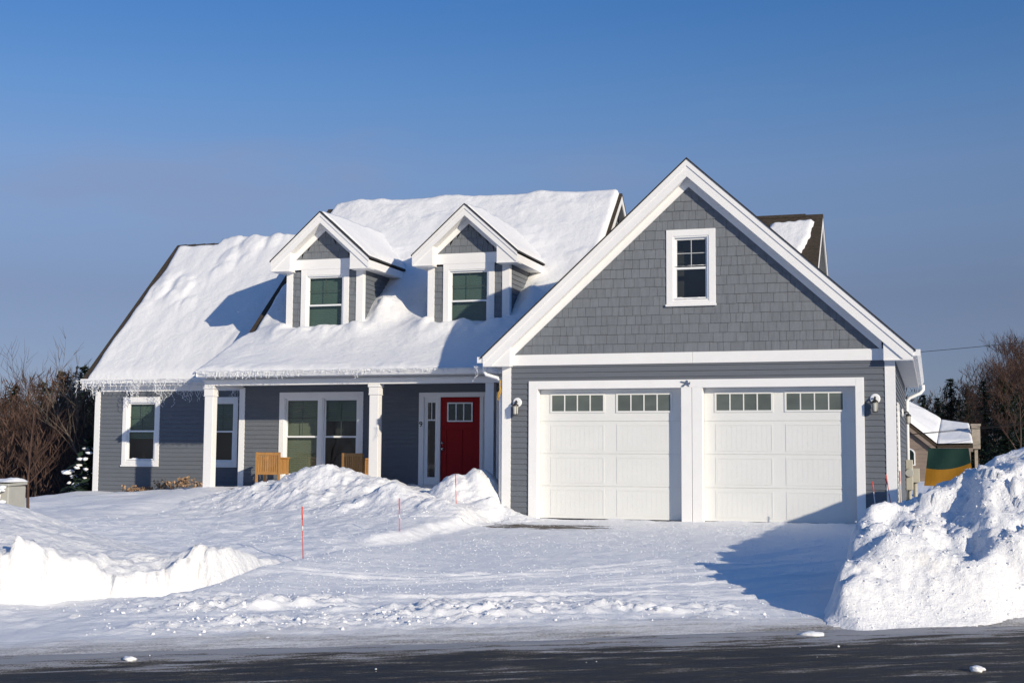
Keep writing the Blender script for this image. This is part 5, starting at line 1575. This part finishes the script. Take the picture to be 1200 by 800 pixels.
# tarpaulin shelter
tp = empty('tarp_shelter', (8.2, 14, .2), 'dark green and ochre canvas shelter on pale posts beyond the right snow bank', 'shelter')
def tb(mb, n, m): return mb.build(n, m, tp, off=(8.2, 14, .2))
NX, NZ = 14, 10
g, yv = MB(), MB()
def tpt(u, v, d=0):      # u across 0..1, v down 0..1
    x0, x1 = 7.74 - .13 * v, 8.78 + .12 * v
    return (x0 + (x1 - x0) * u, 14 - .35 * v + .02 * math.sin(u * 9 + v * 4) + d, 1.48 - 1.02 * v - .02 * math.sin(u * math.pi) * (1 - v))
def vs(u): return .50 + .06 * math.sin(u * 3.0 + .3) - .12 * u * u + .02
for i in range(NX):
    u0, u1 = i / NX, (i + 1) / NX
    for j in range(NZ):
        a0, a1 = j / NZ * vs(u0), (j + 1) / NZ * vs(u0); b0, b1 = j / NZ * vs(u1), (j + 1) / NZ * vs(u1)
        g.quad(tpt(u0, a0), tpt(u1, b0), tpt(u1, b1), tpt(u0, a1))
        def lw(v0, j): return v0 + (1 - v0) * j / NZ
        yv.quad(tpt(u0, lw(vs(u0), j), -.004), tpt(u1, lw(vs(u1), j), -.004), tpt(u1, lw(vs(u1), j + 1), -.004), tpt(u0, lw(vs(u0), j + 1), -.004))
# top and right flap
g.quad((7.74, 14, 1.48), (8.78, 14, 1.48), (8.80, 15.2, 1.44), (7.76, 15.2, 1.44))
g.quad((8.78, 14, 1.48), (8.80, 15.2, 1.44), (8.92, 15.4, .7), (8.90, 13.65, .5))
tb(g, 'green_cover', M_TARPG); tb(yv, 'ochre_cover', M_TARPY)
for (x, y) in ((7.95, 13.8), (8.10, 13.85), (8.65, 13.8), (8.75, 15.1), (7.9, 15.1)):
    m = MB(); m.box(x - .045, x + .045, y - .03, y + .03, -.3, .6 if y < 14 else 1.4); tb(m, 'post', M_TRIM2)
m = MB(); m.box(7.95, 8.65, 13.83, 13.86, .22, .40); tb(m, 'rail', M_TRIM2)

# overhead wires
def wire(p, q, sag, lab):
    p, q = Vector(p), Vector(q); mb = MB()
    pts = []
    for i in range(25):
        t = i / 24; c = p.lerp(q, t); c.z -= sag * 4 * t * (1 - t); pts.append(c)
    mb.tube(pts, .010, 5); tag(mb.build('overhead_wire', M_WIRE, smooth=True), lab, 'wire', 'overhead wires right of the garage')
wire((4, 24, 1.75), (26, 20, 4.6), .25, 'lowest black wire sloping up over the dark trees on the right')
wire((4.6, 27, 1.95), (12.0, 29.5, 2.65), .08, 'black wire crossing the snowy neighbouring roof')
wire((5, 26, 4.9), (26, 30, 7.6), .3, 'thin wire against the sky above the neighbouring roof')

# ------------------------------------------------------------------ light, sky, camera
SUN = Vector((1.325, -1.0, .483)).normalized()
el = math.asin(SUN.z); az = math.atan2(SUN.x, SUN.y)
li = bpy.data.lights.new('sun', 'SUN'); li.energy = 4.7; li.angle = math.radians(.5); li.color = (1.0, .88, .69)
so = link(bpy.data.objects.new('sun', li)); so.rotation_euler = SUN.to_track_quat('Z', 'Y').to_euler(); so.location = (20, -20, 15)
w = bpy.data.worlds.new('World'); scene.world = w; w.use_nodes = True
nt = w.node_tree; bg = nt.nodes['Background']
sky = nt.nodes.new('ShaderNodeTexSky'); sky.sky_type = 'NISHITA'; sky.sun_disc = False
sky.sun_elevation = el; sky.sun_rotation = az
sky.air_density = 1.0; sky.dust_density = 0.0; sky.ozone_density = 6.0; sky.altitude = 100
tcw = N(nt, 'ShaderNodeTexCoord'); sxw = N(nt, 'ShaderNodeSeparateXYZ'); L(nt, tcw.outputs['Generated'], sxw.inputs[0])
tint = ramp(nt, sxw.outputs[2], [(0.0, (.25, .24, .33)), (.119, (.475, .31, .31)), (.17, (.64, .43, .40)), (.213, (.70, .50, .465)), (.26, (.58, .52, .52)), (.33, (.40, .49, .56)), (.55, (.60, .76, .84))])  # sky tint by elevation; unseen zenith stop brightened to add fill light
# faint high haze
mpw = N(nt, 'ShaderNodeMapping'); mpw.inputs['Scale'].default_value = (1.6, 1.6, 7.0); L(nt, tcw.outputs['Generated'], mpw.inputs[0])
nw = N(nt, 'ShaderNodeTexNoise', Scale=1.7, Detail=6.0, Roughness=.55); L(nt, mpw.outputs[0], nw.inputs['Vector'])
cw_ = N(nt, 'ShaderNodeMapRange', interpolation_type='SMOOTHSTEP'); cw_.inputs[1].default_value = .50; cw_.inputs[2].default_value = .70; cw_.inputs[3].default_value = 0; cw_.inputs[4].default_value = .32
L(nt, nw.outputs['Fac'], cw_.inputs[0])
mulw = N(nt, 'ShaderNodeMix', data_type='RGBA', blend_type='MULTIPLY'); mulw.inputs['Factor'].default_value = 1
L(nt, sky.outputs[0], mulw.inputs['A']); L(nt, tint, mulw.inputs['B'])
hz = N(nt, 'ShaderNodeMix', data_type='RGBA'); hz.inputs['B'].default_value = (1.35, 1.5, 2.15, 1)
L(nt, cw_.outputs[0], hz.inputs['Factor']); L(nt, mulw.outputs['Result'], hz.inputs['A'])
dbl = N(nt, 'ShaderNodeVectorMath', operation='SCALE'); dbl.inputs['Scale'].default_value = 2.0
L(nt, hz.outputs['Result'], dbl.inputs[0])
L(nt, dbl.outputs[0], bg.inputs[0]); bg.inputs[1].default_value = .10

f, yaw, pitch, roll = 1567.4, .3044317, .08752494, .00607536
d = Vector((-math.sin(yaw) * math.cos(pitch), math.cos(yaw) * math.cos(pitch), math.sin(pitch)))
r0 = Vector((math.cos(yaw), math.sin(yaw), 0)); u0 = r0.cross(d)
r = math.cos(roll) * r0 + math.sin(roll) * u0; u = -math.sin(roll) * r0 + math.cos(roll) * u0
cam = bpy.data.cameras.new('camera'); cam.sensor_width = 36; cam.lens = f / 1200 * 36; cam.clip_end = 2000; cam.clip_start = .1
co = link(bpy.data.objects.new('camera', cam))
co.matrix_world = Matrix(((r.x, u.x, -d.x, 7.855), (r.y, u.y, -d.y, -24.48), (r.z, u.z, -d.z, 1.113), (0, 0, 0, 1)))
scene.camera = co
scene.view_settings.view_transform = 'Standard'; scene.view_settings.look = 'None'
scene.view_settings.exposure = 0.0; scene.view_settings.gamma = 1.0
scene.cycles.use_denoising = True
